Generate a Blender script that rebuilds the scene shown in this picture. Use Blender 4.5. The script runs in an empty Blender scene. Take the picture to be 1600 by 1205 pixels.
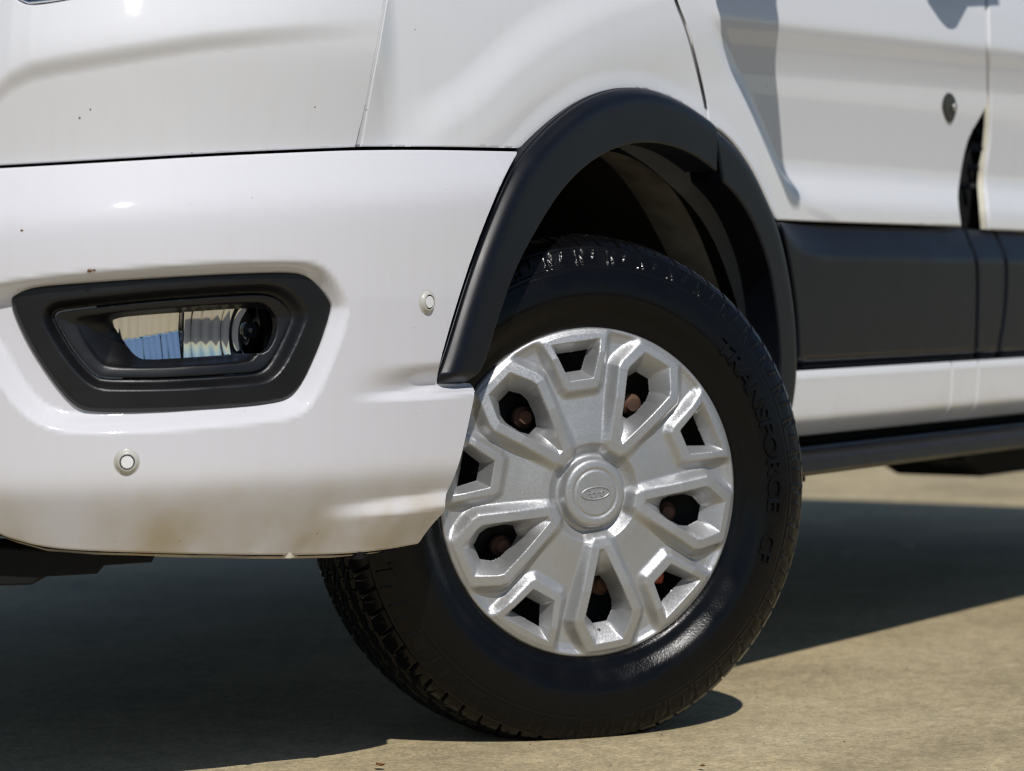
import bpy, bmesh, math, random
import numpy as np
from mathutils import Vector, Matrix
from mathutils.geometry import delaunay_2d_cdt

random.seed(4)
rng = np.random.default_rng(7)
scene = bpy.context.scene
col = scene.collection

# ------------------------------------------------------------------ camera
# x = forward along the van, y = outboard (the van's left), z = up; ground z = 0
FPX = 4850.0                    # focal length in pixels of the 1600 px wide photograph
YAW = math.radians(30.0)        # view direction off the van's long axis
PITCH = math.radians(1.913)
CAM_H = 0.619
R_COVER = 0.222
HUB_Y = 0.985
vh = np.array([-math.cos(YAW), -math.sin(YAW), 0.0])
cr = np.array([-math.sin(YAW), math.cos(YAW), 0.0])
cf = vh * math.cos(PITCH) + np.array([0, 0, -math.sin(PITCH)])
cu = np.cross(cr, cf)
_D = FPX * R_COVER / 256.0
_off = (cf + cr * (923 - 800) / FPX - cu * (769.6 - 602.5) / FPX) * _D
CAM = np.array([-_off[0], HUB_Y - _off[1], CAM_H])
HUB = CAM + _off                # centre of the wheel cover

cd = bpy.data.cameras.new("camera")
cam = bpy.data.objects.new("camera", cd)
col.objects.link(cam)
m = Matrix.Identity(4)
for i in range(3):
    m[i][0] = cr[i]; m[i][1] = cu[i]; m[i][2] = -cf[i]; m[i][3] = CAM[i]
cam.matrix_world = m
cd.sensor_fit = 'HORIZONTAL'
cd.sensor_width = 36.0
cd.lens = FPX / 1600.0 * 36.0
cd.clip_start = 0.05
cd.clip_end = 3000.0
cd.dof.use_dof = True
cd.dof.focus_distance = 3.95
cd.dof.aperture_fstop = 5.6
scene.camera = cam

# ------------------------------------------------------------------ sun and sky
KX, KY = 0.55, 0.60             # how far a shadow runs back and inboard for each metre of height
sun_to = Vector((KX, KY, 1.0)).normalized()
sl = bpy.data.lights.new("sun", 'SUN')
sl.energy = 3.3
sl.angle = math.radians(0.53)
sl.color = (1.0, 0.965, 0.92)
sun = bpy.data.objects.new("sun", sl)
sun.rotation_euler = (-sun_to).to_track_quat('-Z', 'Y').to_euler()
sun.location = (4, 4, 8)
col.objects.link(sun)

w = bpy.data.worlds.new("World")
scene.world = w
w.use_nodes = True
nt = w.node_tree
for n in list(nt.nodes):
    nt.nodes.remove(n)
N = nt.nodes.new
wo = N('ShaderNodeOutputWorld'); bg = N('ShaderNodeBackground'); sky = N('ShaderNodeTexSky')
sky.sky_type = 'NISHITA'
sky.sun_disc = False
sky.sun_elevation = math.asin(sun_to.z)
sky.sun_rotation = math.atan2(sun_to.x, sun_to.y)
sky.air_density = 1.0; sky.dust_density = 0.1; sky.ozone_density = 3.0
bg.inputs[1].default_value = 0.06
tc = N('ShaderNodeTexCoord'); mp = N('ShaderNodeMapping'); mp.inputs['Scale'].default_value = (1, 1, 2.2)
cn = N('ShaderNodeTexNoise'); cn.inputs['Scale'].default_value = 2.6; cn.inputs['Detail'].default_value = 7
cn.inputs['Roughness'].default_value = 0.55
cramp = N('ShaderNodeValToRGB')
cramp.color_ramp.elements[0].position = 0.60; cramp.color_ramp.elements[1].position = 0.74
mix = N('ShaderNodeMix'); mix.data_type = 'RGBA'
mix.inputs[7].default_value = (7.5, 7.6, 7.8, 1)
nt.links.new(tc.outputs['Generated'], mp.inputs[0]); nt.links.new(mp.outputs[0], cn.inputs['Vector'])
nt.links.new(cn.outputs['Fac'], cramp.inputs[0]); nt.links.new(cramp.outputs[0], mix.inputs[0])
nt.links.new(sky.outputs[0], mix.inputs[6]); nt.links.new(mix.outputs[2], bg.inputs[0])
nt.links.new(bg.outputs[0], wo.inputs[0])

vs = scene.view_settings
vs.view_transform = 'Standard'; vs.look = 'None'; vs.exposure = 0.05; vs.gamma = 1.0
vs.use_curve_mapping = False
scene.cycles.filter_width = 1.1

# ------------------------------------------------------------------ materials
def new_mat(name):
    mt = bpy.data.materials.new(name); mt.use_nodes = True
    return mt, mt.node_tree, mt.node_tree.nodes['Principled BSDF']

def simple(name, colr, rough=0.5, metal=0.0, spec=0.5, bump=0.0, bscale=400.0, coat=0.0, var=0.0, vscale=8.0):
    mt, t, b = new_mat(name)
    b.inputs['Base Color'].default_value = (*colr, 1)
    b.inputs['Roughness'].default_value = rough
    b.inputs['Metallic'].default_value = metal
    b.inputs['Specular IOR Level'].default_value = spec
    b.inputs['Coat Weight'].default_value = coat
    b.inputs['Coat Roughness'].default_value = 0.04
    geo = t.nodes.new('ShaderNodeTexCoord')
    if bump:
        nz = t.nodes.new('ShaderNodeTexNoise'); nz.inputs['Scale'].default_value = bscale
        nz.inputs['Detail'].default_value = 2
        t.links.new(geo.outputs['Object'], nz.inputs['Vector'])
        bp = t.nodes.new('ShaderNodeBump'); bp.inputs['Strength'].default_value = bump
        bp.inputs['Distance'].default_value = 0.001
        t.links.new(nz.outputs['Fac'], bp.inputs['Height']); t.links.new(bp.outputs[0], b.inputs['Normal'])
    if var:
        nz = t.nodes.new('ShaderNodeTexNoise'); nz.inputs['Scale'].default_value = vscale
        nz.inputs['Detail'].default_value = 6
        t.links.new(geo.outputs['Object'], nz.inputs['Vector'])
        rp = t.nodes.new('ShaderNodeMapRange')
        rp.inputs[1].default_value = 0.3; rp.inputs[2].default_value = 0.7
        rp.inputs[3].default_value = 1 - var; rp.inputs[4].default_value = 1 + var
        mx = t.nodes.new('ShaderNodeVectorMath'); mx.operation = 'SCALE'
        mx.inputs[0].default_value = colr
        t.links.new(nz.outputs['Fac'], rp.inputs[0]); t.links.new(rp.outputs[0], mx.inputs['Scale'])
        t.links.new(mx.outputs[0], b.inputs['Base Color'])
        rr = t.nodes.new('ShaderNodeMapRange')
        rr.inputs[3].default_value = max(0.05, rough - 0.1); rr.inputs[4].default_value = rough + 0.12
        t.links.new(nz.outputs['Fac'], rr.inputs[0]); t.links.new(rr.outputs[0], b.inputs['Roughness'])
    return mt

def paint(name, dirt_lo, dirt_hi, dirt_amt, base=(0.725, 0.725, 0.74)):
    """white two-coat paint with road dust that thins out upward, specks and faint film"""
    mt, t, b = new_mat(name)
    L = t.links.new; Nn = t.nodes.new
    tcn = Nn('ShaderNodeTexCoord')
    sep = Nn('ShaderNodeSeparateXYZ'); L(tcn.outputs['Object'], sep.inputs[0])
    big = Nn('ShaderNodeTexNoise'); big.inputs['Scale'].default_value = 9; big.inputs['Detail'].default_value = 6
    L(tcn.outputs['Object'], big.inputs['Vector'])
    hgt = Nn('ShaderNodeMapRange'); hgt.interpolation_type = 'SMOOTHSTEP'
    hgt.inputs[1].default_value = dirt_lo; hgt.inputs[2].default_value = dirt_hi
    hgt.inputs[3].default_value = 1; hgt.inputs[4].default_value = 0.0
    L(sep.outputs[2], hgt.inputs[0])
    nr = Nn('ShaderNodeMapRange'); nr.inputs[1].default_value = 0.35; nr.inputs[2].default_value = 0.7
    L(big.outputs['Fac'], nr.inputs[0])
    mul = Nn('ShaderNodeMath'); mul.operation = 'MULTIPLY'; L(hgt.outputs[0], mul.inputs[0]); L(nr.outputs[0], mul.inputs[1])
    mul2 = Nn('ShaderNodeMath'); mul2.operation = 'MULTIPLY_ADD'
    L(mul.outputs[0], mul2.inputs[0]); mul2.inputs[1].default_value = dirt_amt; mul2.inputs[2].default_value = 0.0
    # streaks of dust running down
    mp = Nn('ShaderNodeMapping'); mp.inputs['Scale'].default_value = (60, 60, 4)
    L(tcn.outputs['Object'], mp.inputs[0])
    st = Nn('ShaderNodeTexNoise'); st.inputs['Scale'].default_value = 1; st.inputs['Detail'].default_value = 3
    L(mp.outputs[0], st.inputs['Vector'])
    sr = Nn('ShaderNodeMapRange'); sr.inputs[1].default_value = 0.5; sr.inputs[2].default_value = 0.8
    sr.inputs[3].default_value = 0; sr.inputs[4].default_value = 0.05
    L(st.outputs['Fac'], sr.inputs[0])
    add = Nn('ShaderNodeMath'); add.operation = 'ADD'; L(mul2.outputs[0], add.inputs[0]); L(sr.outputs[0], add.inputs[1])
    c1 = Nn('ShaderNodeMix'); c1.data_type = 'RGBA'
    c1.inputs[6].default_value = (*base, 1); c1.inputs[7].default_value = (0.44, 0.36, 0.23, 1)
    L(add.outputs[0], c1.inputs[0])
    # insect and mud specks
    vo = Nn('ShaderNodeTexVoronoi'); vo.inputs['Scale'].default_value = 26; vo.inputs['Randomness'].default_value = 1
    wp = Nn('ShaderNodeTexNoise'); wp.inputs['Scale'].default_value = 140
    L(tcn.outputs['Object'], wp.inputs['Vector'])
    vm = Nn('ShaderNodeVectorMath'); vm.operation = 'MULTIPLY_ADD'
    L(wp.outputs['Color'], vm.inputs[0]); vm.inputs[1].default_value = (0.008, 0.008, 0.008); L(tcn.outputs['Object'], vm.inputs[2])
    L(vm.outputs[0], vo.inputs['Vector'])
    lt = Nn('ShaderNodeMath'); lt.operation = 'LESS_THAN'; lt.inputs[1].default_value = 0.032
    L(vo.outputs['Distance'], lt.inputs[0])
    sc = Nn('ShaderNodeSeparateColor'); L(vo.outputs['Color'], sc.inputs[0])
    gt = Nn('ShaderNodeMath'); gt.operation = 'GREATER_THAN'; gt.inputs[1].default_value = 0.45; L(sc.outputs[0], gt.inputs[0])
    sp = Nn('ShaderNodeMath'); sp.operation = 'MULTIPLY'; L(lt.outputs[0], sp.inputs[0]); L(gt.outputs[0], sp.inputs[1])
    sp2 = Nn('ShaderNodeMath'); sp2.operation = 'MULTIPLY'; L(sp.outputs[0], sp2.inputs[0]); L(sc.outputs[1], sp2.inputs[1])
    c2 = Nn('ShaderNodeMix'); c2.data_type = 'RGBA'
    L(sp2.outputs[0], c2.inputs[0]); L(c1.outputs[2], c2.inputs[6]); c2.inputs[7].default_value = (0.10, 0.07, 0.04, 1)
    L(c2.outputs[2], b.inputs['Base Color'])
    b.inputs['Roughness'].default_value = 0.5
    b.inputs['Specular IOR Level'].default_value = 0.15
    b.inputs['Coat Weight'].default_value = 0.85
    cro = Nn('ShaderNodeMath'); cro.operation = 'MULTIPLY_ADD'
    L(add.outputs[0], cro.inputs[0]); cro.inputs[1].default_value = 0.9; cro.inputs[2].default_value = 0.045
    L(cro.outputs[0], b.inputs['Coat Roughness'])
    # orange peel
    op = Nn('ShaderNodeTexNoise'); op.inputs['Scale'].default_value = 260; op.inputs['Detail'].default_value = 1
    L(tcn.outputs['Object'], op.inputs['Vector'])
    bp = Nn('ShaderNodeBump'); bp.inputs['Strength'].default_value = 0.05; bp.inputs['Distance'].default_value = 0.0006
    L(op.outputs['Fac'], bp.inputs['Height']); L(bp.outputs[0], b.inputs['Coat Normal'])
    return mt

M = {}
M['paint'] = paint('white_paint', 0.30, 0.42, 0.95, (0.675, 0.668, 0.698))
M['paint_clean'] = paint('white_paint_side', 0.36, 0.46, 0.35)
M['plastic'] = simple('black_grained_plastic', (0.0045, 0.0055, 0.009), 0.36, spec=0.30, bump=0.10, bscale=900, var=0.12, vscale=14)
M['plastic_fog'] = simple('black_fog_plastic', (0.005, 0.005, 0.006), 0.36, spec=0.50, bump=0.14, bscale=1100, var=0.1, vscale=20)
M['black'] = simple('underbody_black', (0.010, 0.010, 0.010), 0.8, spec=0.2)
M['liner'] = simple('dusty_lit_liner', (0.22, 0.21, 0.19), 0.85, spec=0.2, bump=0.5, bscale=60, var=0.45, vscale=11)  # dusty, and paler to put the light entering the arch into the colour
M['cream'] = simple('dusty_edge_paint', (0.62, 0.58, 0.47), 0.6, var=0.1, vscale=30)
M['sensor'] = simple('sensor_ring_plastic', (0.50, 0.49, 0.44), 0.35, coat=0.4)
M['sensor_face'] = simple('sensor_face_paint', (0.80, 0.80, 0.80), 0.35, coat=0.6)
M['rust'] = simple('rusty_nut', (0.085, 0.042, 0.026), 0.8, var=0.4, vscale=60)
M['redpart'] = simple('caliper_red', (0.42, 0.07, 0.03), 0.6, var=0.3, vscale=60)
M['steel'] = simple('black_steel_wheel', (0.012, 0.012, 0.012), 0.6, spec=0.3)
M['disc'] = simple('brake_disc_iron', (0.14, 0.10, 0.08), 0.5, metal=0.6, var=0.3, vscale=40)
M['chrome'] = simple('lamp_reflector', (0.86, 0.86, 0.86), 0.05, metal=1.0)
M['bulb'] = simple('bulb_shield', (0.03, 0.035, 0.045), 0.2, coat=0.5)
M['leaf'] = simple('dry_leaf', (0.25, 0.11, 0.03), 0.8, var=0.3, vscale=80)
M['pebble'] = simple('pale_pebble', (0.55, 0.56, 0.55), 0.7)

def tyre_mat(name, colr, rough):
    mt, t, b = new_mat(name)
    L = t.links.new; Nn = t.nodes.new
    tcn = Nn('ShaderNodeTexCoord')
    nz = Nn('ShaderNodeTexNoise'); nz.inputs['Scale'].default_value = 25; nz.inputs['Detail'].default_value = 6
    L(tcn.outputs['Object'], nz.inputs['Vector'])
    rr = Nn('ShaderNodeMapRange'); rr.inputs[1].default_value = 0.35; rr.inputs[2].default_value = 0.7
    rr.inputs[3].default_value = rough - 0.05; rr.inputs[4].default_value = rough + 0.16
    L(nz.outputs['Fac'], rr.inputs[0]); L(rr.outputs[0], b.inputs['Roughness'])
    b.inputs['Base Color'].default_value = (*colr, 1)
    b.inputs['Specular IOR Level'].default_value = 0.21
    n2 = Nn('ShaderNodeTexNoise'); n2.inputs['Scale'].default_value = 330; n2.inputs['Detail'].default_value = 2
    L(tcn.outputs['Object'], n2.inputs['Vector'])
    bp = Nn('ShaderNodeBump'); bp.inputs['Strength'].default_value = 0.35; bp.inputs['Distance'].default_value = 0.0008
    L(n2.outputs['Fac'], bp.inputs['Height']); L(bp.outputs[0], b.inputs['Normal'])
    return mt
M['tyre'] = tyre_mat('tyre_rubber', (0.003, 0.003, 0.0036), 0.19)

def cover_mat():
    mt, t, b = new_mat('silver_wheel_paint')
    L = t.links.new; Nn = t.nodes.new
    tcn = Nn('ShaderNodeTexCoord')
    b.inputs['Base Color'].default_value = (0.42, 0.424, 0.43, 1)
    b.inputs['Metallic'].default_value = 0.68
    b.inputs['Coat Weight'].default_value = 0.12; b.inputs['Coat Roughness'].default_value = 0.2
    vo = Nn('ShaderNodeTexVoronoi'); vo.inputs['Scale'].default_value = 700
    L(tcn.outputs['Object'], vo.inputs['Vector'])
    nz = Nn('ShaderNodeTexNoise'); nz.inputs['Scale'].default_value = 18; nz.inputs['Detail'].default_value = 5
    L(tcn.outputs['Object'], nz.inputs['Vector'])
    rr = Nn('ShaderNodeMapRange'); rr.inputs[1].default_value = 0.3; rr.inputs[2].default_value = 0.7
    rr.inputs[3].default_value = 0.40; rr.inputs[4].default_value = 0.52
    L(nz.outputs['Fac'], rr.inputs[0]); L(rr.outputs[0], b.inputs['Roughness'])
    sb = Nn('ShaderNodeVectorMath'); sb.operation = 'SUBTRACT'; sb.inputs[1].default_value = (0.5, 0.5, 0.5)
    L(vo.outputs['Color'], sb.inputs[0])
    scl = Nn('ShaderNodeVectorMath'); scl.operation = 'SCALE'; scl.inputs['Scale'].default_value = 0.13
    L(sb.outputs[0], scl.inputs[0])
    ge = Nn('ShaderNodeNewGeometry')
    ad = Nn('ShaderNodeVectorMath'); ad.operation = 'ADD'; L(ge.outputs['Normal'], ad.inputs[0]); L(scl.outputs[0], ad.inputs[1])
    no = Nn('ShaderNodeVectorMath'); no.operation = 'NORMALIZE'; L(ad.outputs[0], no.inputs[0])
    L(no.outputs[0], b.inputs['Normal'])
    return mt
M['cover'] = cover_mat()

def glass_mat():
    mt = bpy.data.materials.new('clear_lamp_lens'); mt.use_nodes = True
    t = mt.node_tree
    for n in list(t.nodes): t.nodes.remove(n)
    o = t.nodes.new('ShaderNodeOutputMaterial'); mx = t.nodes.new('ShaderNodeMixShader')
    tr = t.nodes.new('ShaderNodeBsdfTransparent'); tr.inputs[0].default_value = (0.95, 0.96, 0.96, 1)
    gl = t.nodes.new('ShaderNodeBsdfGlossy'); gl.inputs['Roughness'].default_value = 0.02
    fr = t.nodes.new('ShaderNodeFresnel'); fr.inputs[0].default_value = 1.5
    t.links.new(fr.outputs[0], mx.inputs[0]); t.links.new(tr.outputs[0], mx.inputs[1]); t.links.new(gl.outputs[0], mx.inputs[2])
    t.links.new(mx.outputs[0], o.inputs[0])
    return mt
M['glass'] = glass_mat()
M['headlamp'] = simple('headlamp_dark_lens', (0.02, 0.022, 0.026), 0.08, coat=1.0)

def ground_mat():
    mt, t, b = new_mat('worn_concrete')
    L = t.links.new; Nn = t.nodes.new
    tcn = Nn('ShaderNodeTexCoord')
    mp = Nn('ShaderNodeMapping'); mp.inputs['Rotation'].default_value = (0, 0, math.radians(-62)); mp.inputs['Scale'].default_value = (0.62, 1.0, 1)
    L(tcn.outputs['Object'], mp.inputs[0])
    a = Nn('ShaderNodeTexNoise'); a.inputs['Scale'].default_value = 2.2; a.inputs['Detail'].default_value = 8; a.inputs['Roughness'].default_value = 0.62
    L(mp.outputs[0], a.inputs['Vector'])
    c = Nn('ShaderNodeTexNoise'); c.inputs['Scale'].default_value = 34; c.inputs['Detail'].default_value = 6; c.inputs['Roughness'].default_value = 0.7
    L(mp.outputs[0], c.inputs['Vector'])
    f = Nn('ShaderNodeTexNoise'); f.inputs['Scale'].default_value = 420; f.inputs['Detail'].default_value = 3
    L(tcn.outputs['Object'], f.inputs['Vector'])
    r1 = Nn('ShaderNodeValToRGB')
    e = r1.color_ramp.elements
    e[0].position = 0.30; e[0].color = (0.308, 0.250, 0.148, 1)
    e[1].position = 0.72; e[1].color = (0.510, 0.425, 0.264, 1)
    k = e.new(0.5); k.color = (0.428, 0.348, 0.206, 1)
    L(a.outputs['Fac'], r1.inputs[0])
    r2 = Nn('ShaderNodeMapRange'); r2.inputs[1].default_value = 0.3; r2.inputs[2].default_value = 0.7; r2.inputs[3].default_value = 0.76; r2.inputs[4].default_value = 1.20
    L(c.outputs['Fac'], r2.inputs[0])
    r3 = Nn('ShaderNodeMapRange'); r3.inputs[1].default_value = 0.3; r3.inputs[2].default_value = 0.7; r3.inputs[3].default_value = 0.74; r3.inputs[4].default_value = 1.24
    L(f.outputs['Fac'], r3.inputs[0])
    mu = Nn('ShaderNodeMath'); mu.operation = 'MULTIPLY'; L(r2.outputs[0], mu.inputs[0]); L(r3.outputs[0], mu.inputs[1])
    sc = Nn('ShaderNodeVectorMath'); sc.operation = 'SCALE'; L(r1.outputs[0], sc.inputs[0]); L(mu.outputs[0], sc.inputs['Scale'])
    # exposed aggregate
    ag = Nn('ShaderNodeTexVoronoi'); ag.inputs['Scale'].default_value = 190
    L(tcn.outputs['Object'], ag.inputs['Vector'])
    agc = Nn('ShaderNodeSeparateColor'); L(ag.outputs['Color'], agc.inputs[0])
    agr = Nn('ShaderNodeMapRange'); agr.inputs[1].default_value = 0.0; agr.inputs[2].default_value = 1.0; agr.inputs[3].default_value = 0.80; agr.inputs[4].default_value = 1.20
    L(agc.outputs[0], agr.inputs[0])
    # broad worn and oily patches
    oi = Nn('ShaderNodeTexNoise'); oi.inputs['Scale'].default_value = 1.1; oi.inputs['Detail'].default_value = 9; oi.inputs['Roughness'].default_value = 0.68
    L(tcn.outputs['Object'], oi.inputs['Vector'])
    oir = Nn('ShaderNodeMapRange'); oir.inputs[1].default_value = 0.36; oir.inputs[2].default_value = 0.62; oir.inputs[3].default_value = 0.86; oir.inputs[4].default_value = 1.18
    L(oi.outputs['Fac'], oir.inputs[0])
    mu2 = Nn('ShaderNodeMath'); mu2.operation = 'MULTIPLY'; L(agr.outputs[0], mu2.inputs[0]); L(oir.outputs[0], mu2.inputs[1])
    mu3 = Nn('ShaderNodeMath'); mu3.operation = 'MULTIPLY'; L(mu.outputs[0], mu3.inputs[0]); L(mu2.outputs[0], mu3.inputs[1])
    L(mu3.outputs[0], sc.inputs['Scale'])
    # scattered rusty stains
    s = Nn('ShaderNodeTexNoise'); s.inputs['Scale'].default_value = 7; s.inputs['Detail'].default_value = 5
    L(mp.outputs[0], s.inputs['Vector'])
    sr = Nn('ShaderNodeMapRange'); sr.inputs[1].default_value = 0.66; sr.inputs[2].default_value = 0.76; sr.inputs[3].default_value = 0; sr.inputs[4].default_value = 0.5
    L(s.outputs['Fac'], sr.inputs[0])
    mx = Nn('ShaderNodeMix'); mx.data_type = 'RGBA'; L(sr.outputs[0], mx.inputs[0]); L(sc.outputs[0], mx.inputs[6])
    mx.inputs[7].default_value = (0.40, 0.30, 0.17, 1)
    # tiny dark pits
    v = Nn('ShaderNodeTexVoronoi'); v.inputs['Scale'].default_value = 22
    L(tcn.outputs['Object'], v.inputs['Vector'])
    lt = Nn('ShaderNodeMath'); lt.operation = 'LESS_THAN'; lt.inputs[1].default_value = 0.035; L(v.outputs['Distance'], lt.inputs[0])
    m3 = Nn('ShaderNodeMix'); m3.data_type = 'RGBA'; L(lt.outputs[0], m3.inputs[0]); L(mx.outputs[2], m3.inputs[6])
    m3.inputs[7].default_value = (0.09, 0.07, 0.045, 1)
    L(m3.outputs[2], b.inputs['Base Color'])
    b.inputs['Roughness'].default_value = 0.75
    b.inputs['Specular IOR Level'].default_value = 0.35
    bp = Nn('ShaderNodeBump'); bp.inputs['Strength'].default_value = 0.35; bp.inputs['Distance'].default_value = 0.0015
    ba = Nn('ShaderNodeMath'); ba.operation = 'ADD'; L(f.outputs['Fac'], ba.inputs[0]); L(c.outputs['Fac'], ba.inputs[1])
    L(ba.outputs[0], bp.inputs['Height']); L(bp.outputs[0], b.inputs['Normal'])
    return mt
M['ground'] = ground_mat()

# ------------------------------------------------------------------ object helpers
def obj_from(name, verts, faces, mat, parent=None, smooth=True, normals=None):
    me = bpy.data.meshes.new(name)
    me.from_pydata([tuple(v) for v in verts], [], [tuple(int(i) for i in f) for f in faces])
    if smooth:
        me.polygons.foreach_set('use_smooth', [True] * len(me.polygons))
    if normals is not None:
        me.normals_split_custom_set_from_vertices([tuple(n) for n in normals])
    if mat: me.materials.append(mat)
    me.update()
    o = bpy.data.objects.new(name, me)
    col.objects.link(o)
    if parent: o.parent = parent
    return o

def empty(name, parent=None, loc=(0, 0, 0)):
    o = bpy.data.objects.new(name, None); o.empty_display_size = 0.1
    o.location = loc
    col.objects.link(o)
    if parent: o.parent = parent
    return o

def extrude_poly(name, pts2, axis, a, b, mat, parent=None, bevel=0.0):
    """prism: a 2-D outline pushed from a to b along an axis (0, 1 or 2)"""
    bm = bmesh.new()
    idx = [i for i in range(3) if i != axis]
    def mk(p, v):
        c = [0, 0, 0]; c[idx[0]] = p[0]; c[idx[1]] = p[1]; c[axis] = v
        return bm.verts.new(c)
    A = [mk(p, a) for p in pts2]; B = [mk(p, b) for p in pts2]
    n = len(pts2)
    bm.faces.new(A); bm.faces.new(B[::-1])
    for i in range(n):
        bm.faces.new([A[i], B[i], B[(i + 1) % n], A[(i + 1) % n]])
    bmesh.ops.recalc_face_normals(bm, faces=bm.faces)
    if bevel:
        bmesh.ops.bevel(bm, geom=list(bm.edges), offset=bevel, segments=2, affect='EDGES', clamp_overlap=True)
    me = bpy.data.meshes.new(name); bm.to_mesh(me); bm.free()
    me.materials.append(mat)
    o = bpy.data.objects.new(name, me); col.objects.link(o)
    if parent: o.parent = parent
    return o

# ------------------------------------------------------------------ the van's plan curve and surface frame (s, z)
LX, NP = 0.98, 3.5
th = np.linspace(0, math.pi / 2, 6000)
px_ = LX * np.cos(th) ** (2 / NP); py_ = np.sin(th) ** (2 / NP)
qx = np.concatenate([px_, np.linspace(-0.002, -5.0, 2500)]); qy = np.concatenate([py_, np.ones(2500)])
qx = np.concatenate([px_[1:4200][::-1], qx]); qy = np.concatenate([-py_[1:4200][::-1], qy])
arc = np.concatenate([[0], np.cumsum(np.hypot(np.diff(qx), np.diff(qy)))])
arc -= np.interp(0.0, qy[:6000], arc[:6000])
SS = np.arange(arc[0], arc[-1], 0.002)
CX = np.interp(SS, arc, qx); CY = np.interp(SS, arc, qy)
ker = np.exp(-0.5 * (np.arange(-25, 26) / 9.0) ** 2); ker /= ker.sum()
def smooth1(a):
    p = np.concatenate([2 * a[0] - a[25:0:-1], a, 2 * a[-1] - a[-2:-27:-1]])
    return np.convolve(p, ker, 'valid')
CX = smooth1(CX); CY = smooth1(CY)
TX = np.gradient(CX, SS); TY = np.gradient(CY, SS); tl = np.hypot(TX, TY)
NX = smooth1(TY / tl); NY = smooth1(-TX / tl)

def surf(s, z, h):
    s = np.asarray(s, float)
    return np.stack([np.interp(s, SS, CX) + np.interp(s, SS, NX) * h,
                     np.interp(s, SS, CY) + np.interp(s, SS, NY) * h,
                     np.broadcast_to(np.asarray(z, float), s.shape)], -1)

def at(pts, hf=0.0):
    """photo points -> (s, z) on the van's surface raised by hf"""
    p = np.asarray([q[:2] for q in pts], float)
    d = cf[None] + np.outer((p[:, 0] - 800) / FPX, cr) - np.outer((p[:, 1] - 602.5) / FPX, cu)
    t = np.full(len(p), 3.6)
    for it in range(60):
        q = CAM[None] + d * t[:, None]
        dist2 = (q[:, 0:1] - CX[None, ::3]) ** 2 + (q[:, 1:2] - CY[None, ::3]) ** 2
        k = dist2.argmin(1) * 3
        s = SS[k]
        nx, ny = NX[k], NY[k]
        tx, ty = -ny, nx
        s = s + (q[:, 0] - CX[k]) * tx + (q[:, 1] - CY[k]) * ty
        hh = (q[:, 0] - CX[k]) * nx + (q[:, 1] - CY[k]) * ny
        tgt = hf(s, q[:, 2]) if callable(hf) else hf
        den = d[:, 0] * nx + d[:, 1] * ny
        den = np.where(den > -0.12, -0.12, den)
        t = t + np.clip((tgt - hh) / den, -0.35, 0.35) * 0.8
    return np.stack([s, q[:, 2]], -1)

def at_line(pts, hf=0.0, it=30):
    """the same for an open line, with the small mapping noise ironed out"""
    q = at(pts, hf)
    for _ in range(it):
        q[1:-1] = 0.5 * q[1:-1] + 0.25 * (q[:-2] + q[2:])
    L = np.concatenate([[0], np.cumsum(np.hypot(*np.diff(q, axis=0).T))])
    u = np.linspace(0, L[-1], max(8, int(L[-1] / 0.002)))
    d = np.stack([np.interp(u, L, q[:, 0]), np.interp(u, L, q[:, 1])], -1)
    m = min(14, len(d) // 3)
    k = np.exp(-0.5 * (np.arange(-m, m + 1) / (m / 2.6)) ** 2); k /= k.sum()
    out = []
    for c in range(2):
        a = d[:, c]
        out.append(np.convolve(np.concatenate([2 * a[0] - a[m:0:-1], a, 2 * a[-1] - a[-2:-m - 2:-1]]), k, 'valid'))
    return np.stack(out, -1)

def s_of_x(x):
    i = SS > 0.9
    return float(np.interp(-x, -CX[i], SS[i]))

# ------------------------------------------------------------------ 2-D helpers
def chaikin(pts, it=2, closed=True):
    P = [(p[0], p[1], 1 if len(p) > 2 else 0) for p in pts]
    for _ in range(it):
        out = []; n = len(P)
        for i in range(n):
            p = P[i]
            if not closed and i in (0, n - 1):
                out.append(p); continue
            if p[2]:
                out.append(p); continue
            a = P[i - 1]; b = P[(i + 1) % n]
            out.append((p[0] * .75 + a[0] * .25, p[1] * .75 + a[1] * .25, 0))
            out.append((p[0] * .75 + b[0] * .25, p[1] * .75 + b[1] * .25, 0))
        P = out
    return P

def resample(P, step, closed=True):
    P = np.asarray([p[:2] for p in P], float)
    if closed: P = np.vstack([P, P[:1]])
    out = []
    for a, b in zip(P[:-1], P[1:]):
        n = max(1, int(round(np.hypot(*(b - a)) / step)))
        for i in range(n):
            out.append(a + (b - a) * i / n)
    if not closed: out.append(P[-1])
    out = np.array(out)
    keep = [0]
    for i in range(1, len(out)):
        if np.hypot(*(out[i] - out[keep[-1]])) > step * 0.35: keep.append(i)
    if closed and len(keep) > 2 and np.hypot(*(out[keep[-1]] - out[0])) < step * 0.35: keep.pop()
    return out[keep]

def inside(poly, x, y):
    r = np.zeros(x.shape, bool)
    n = len(poly)
    for i in range(n):
        x0, y0 = poly[i]; x1, y1 = poly[(i + 1) % n]
        c = (y0 > y) != (y1 > y)
        if y1 != y0:
            r ^= c & (x < (x1 - x0) * (y - y0) / (y1 - y0) + x0)
    return r

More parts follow.
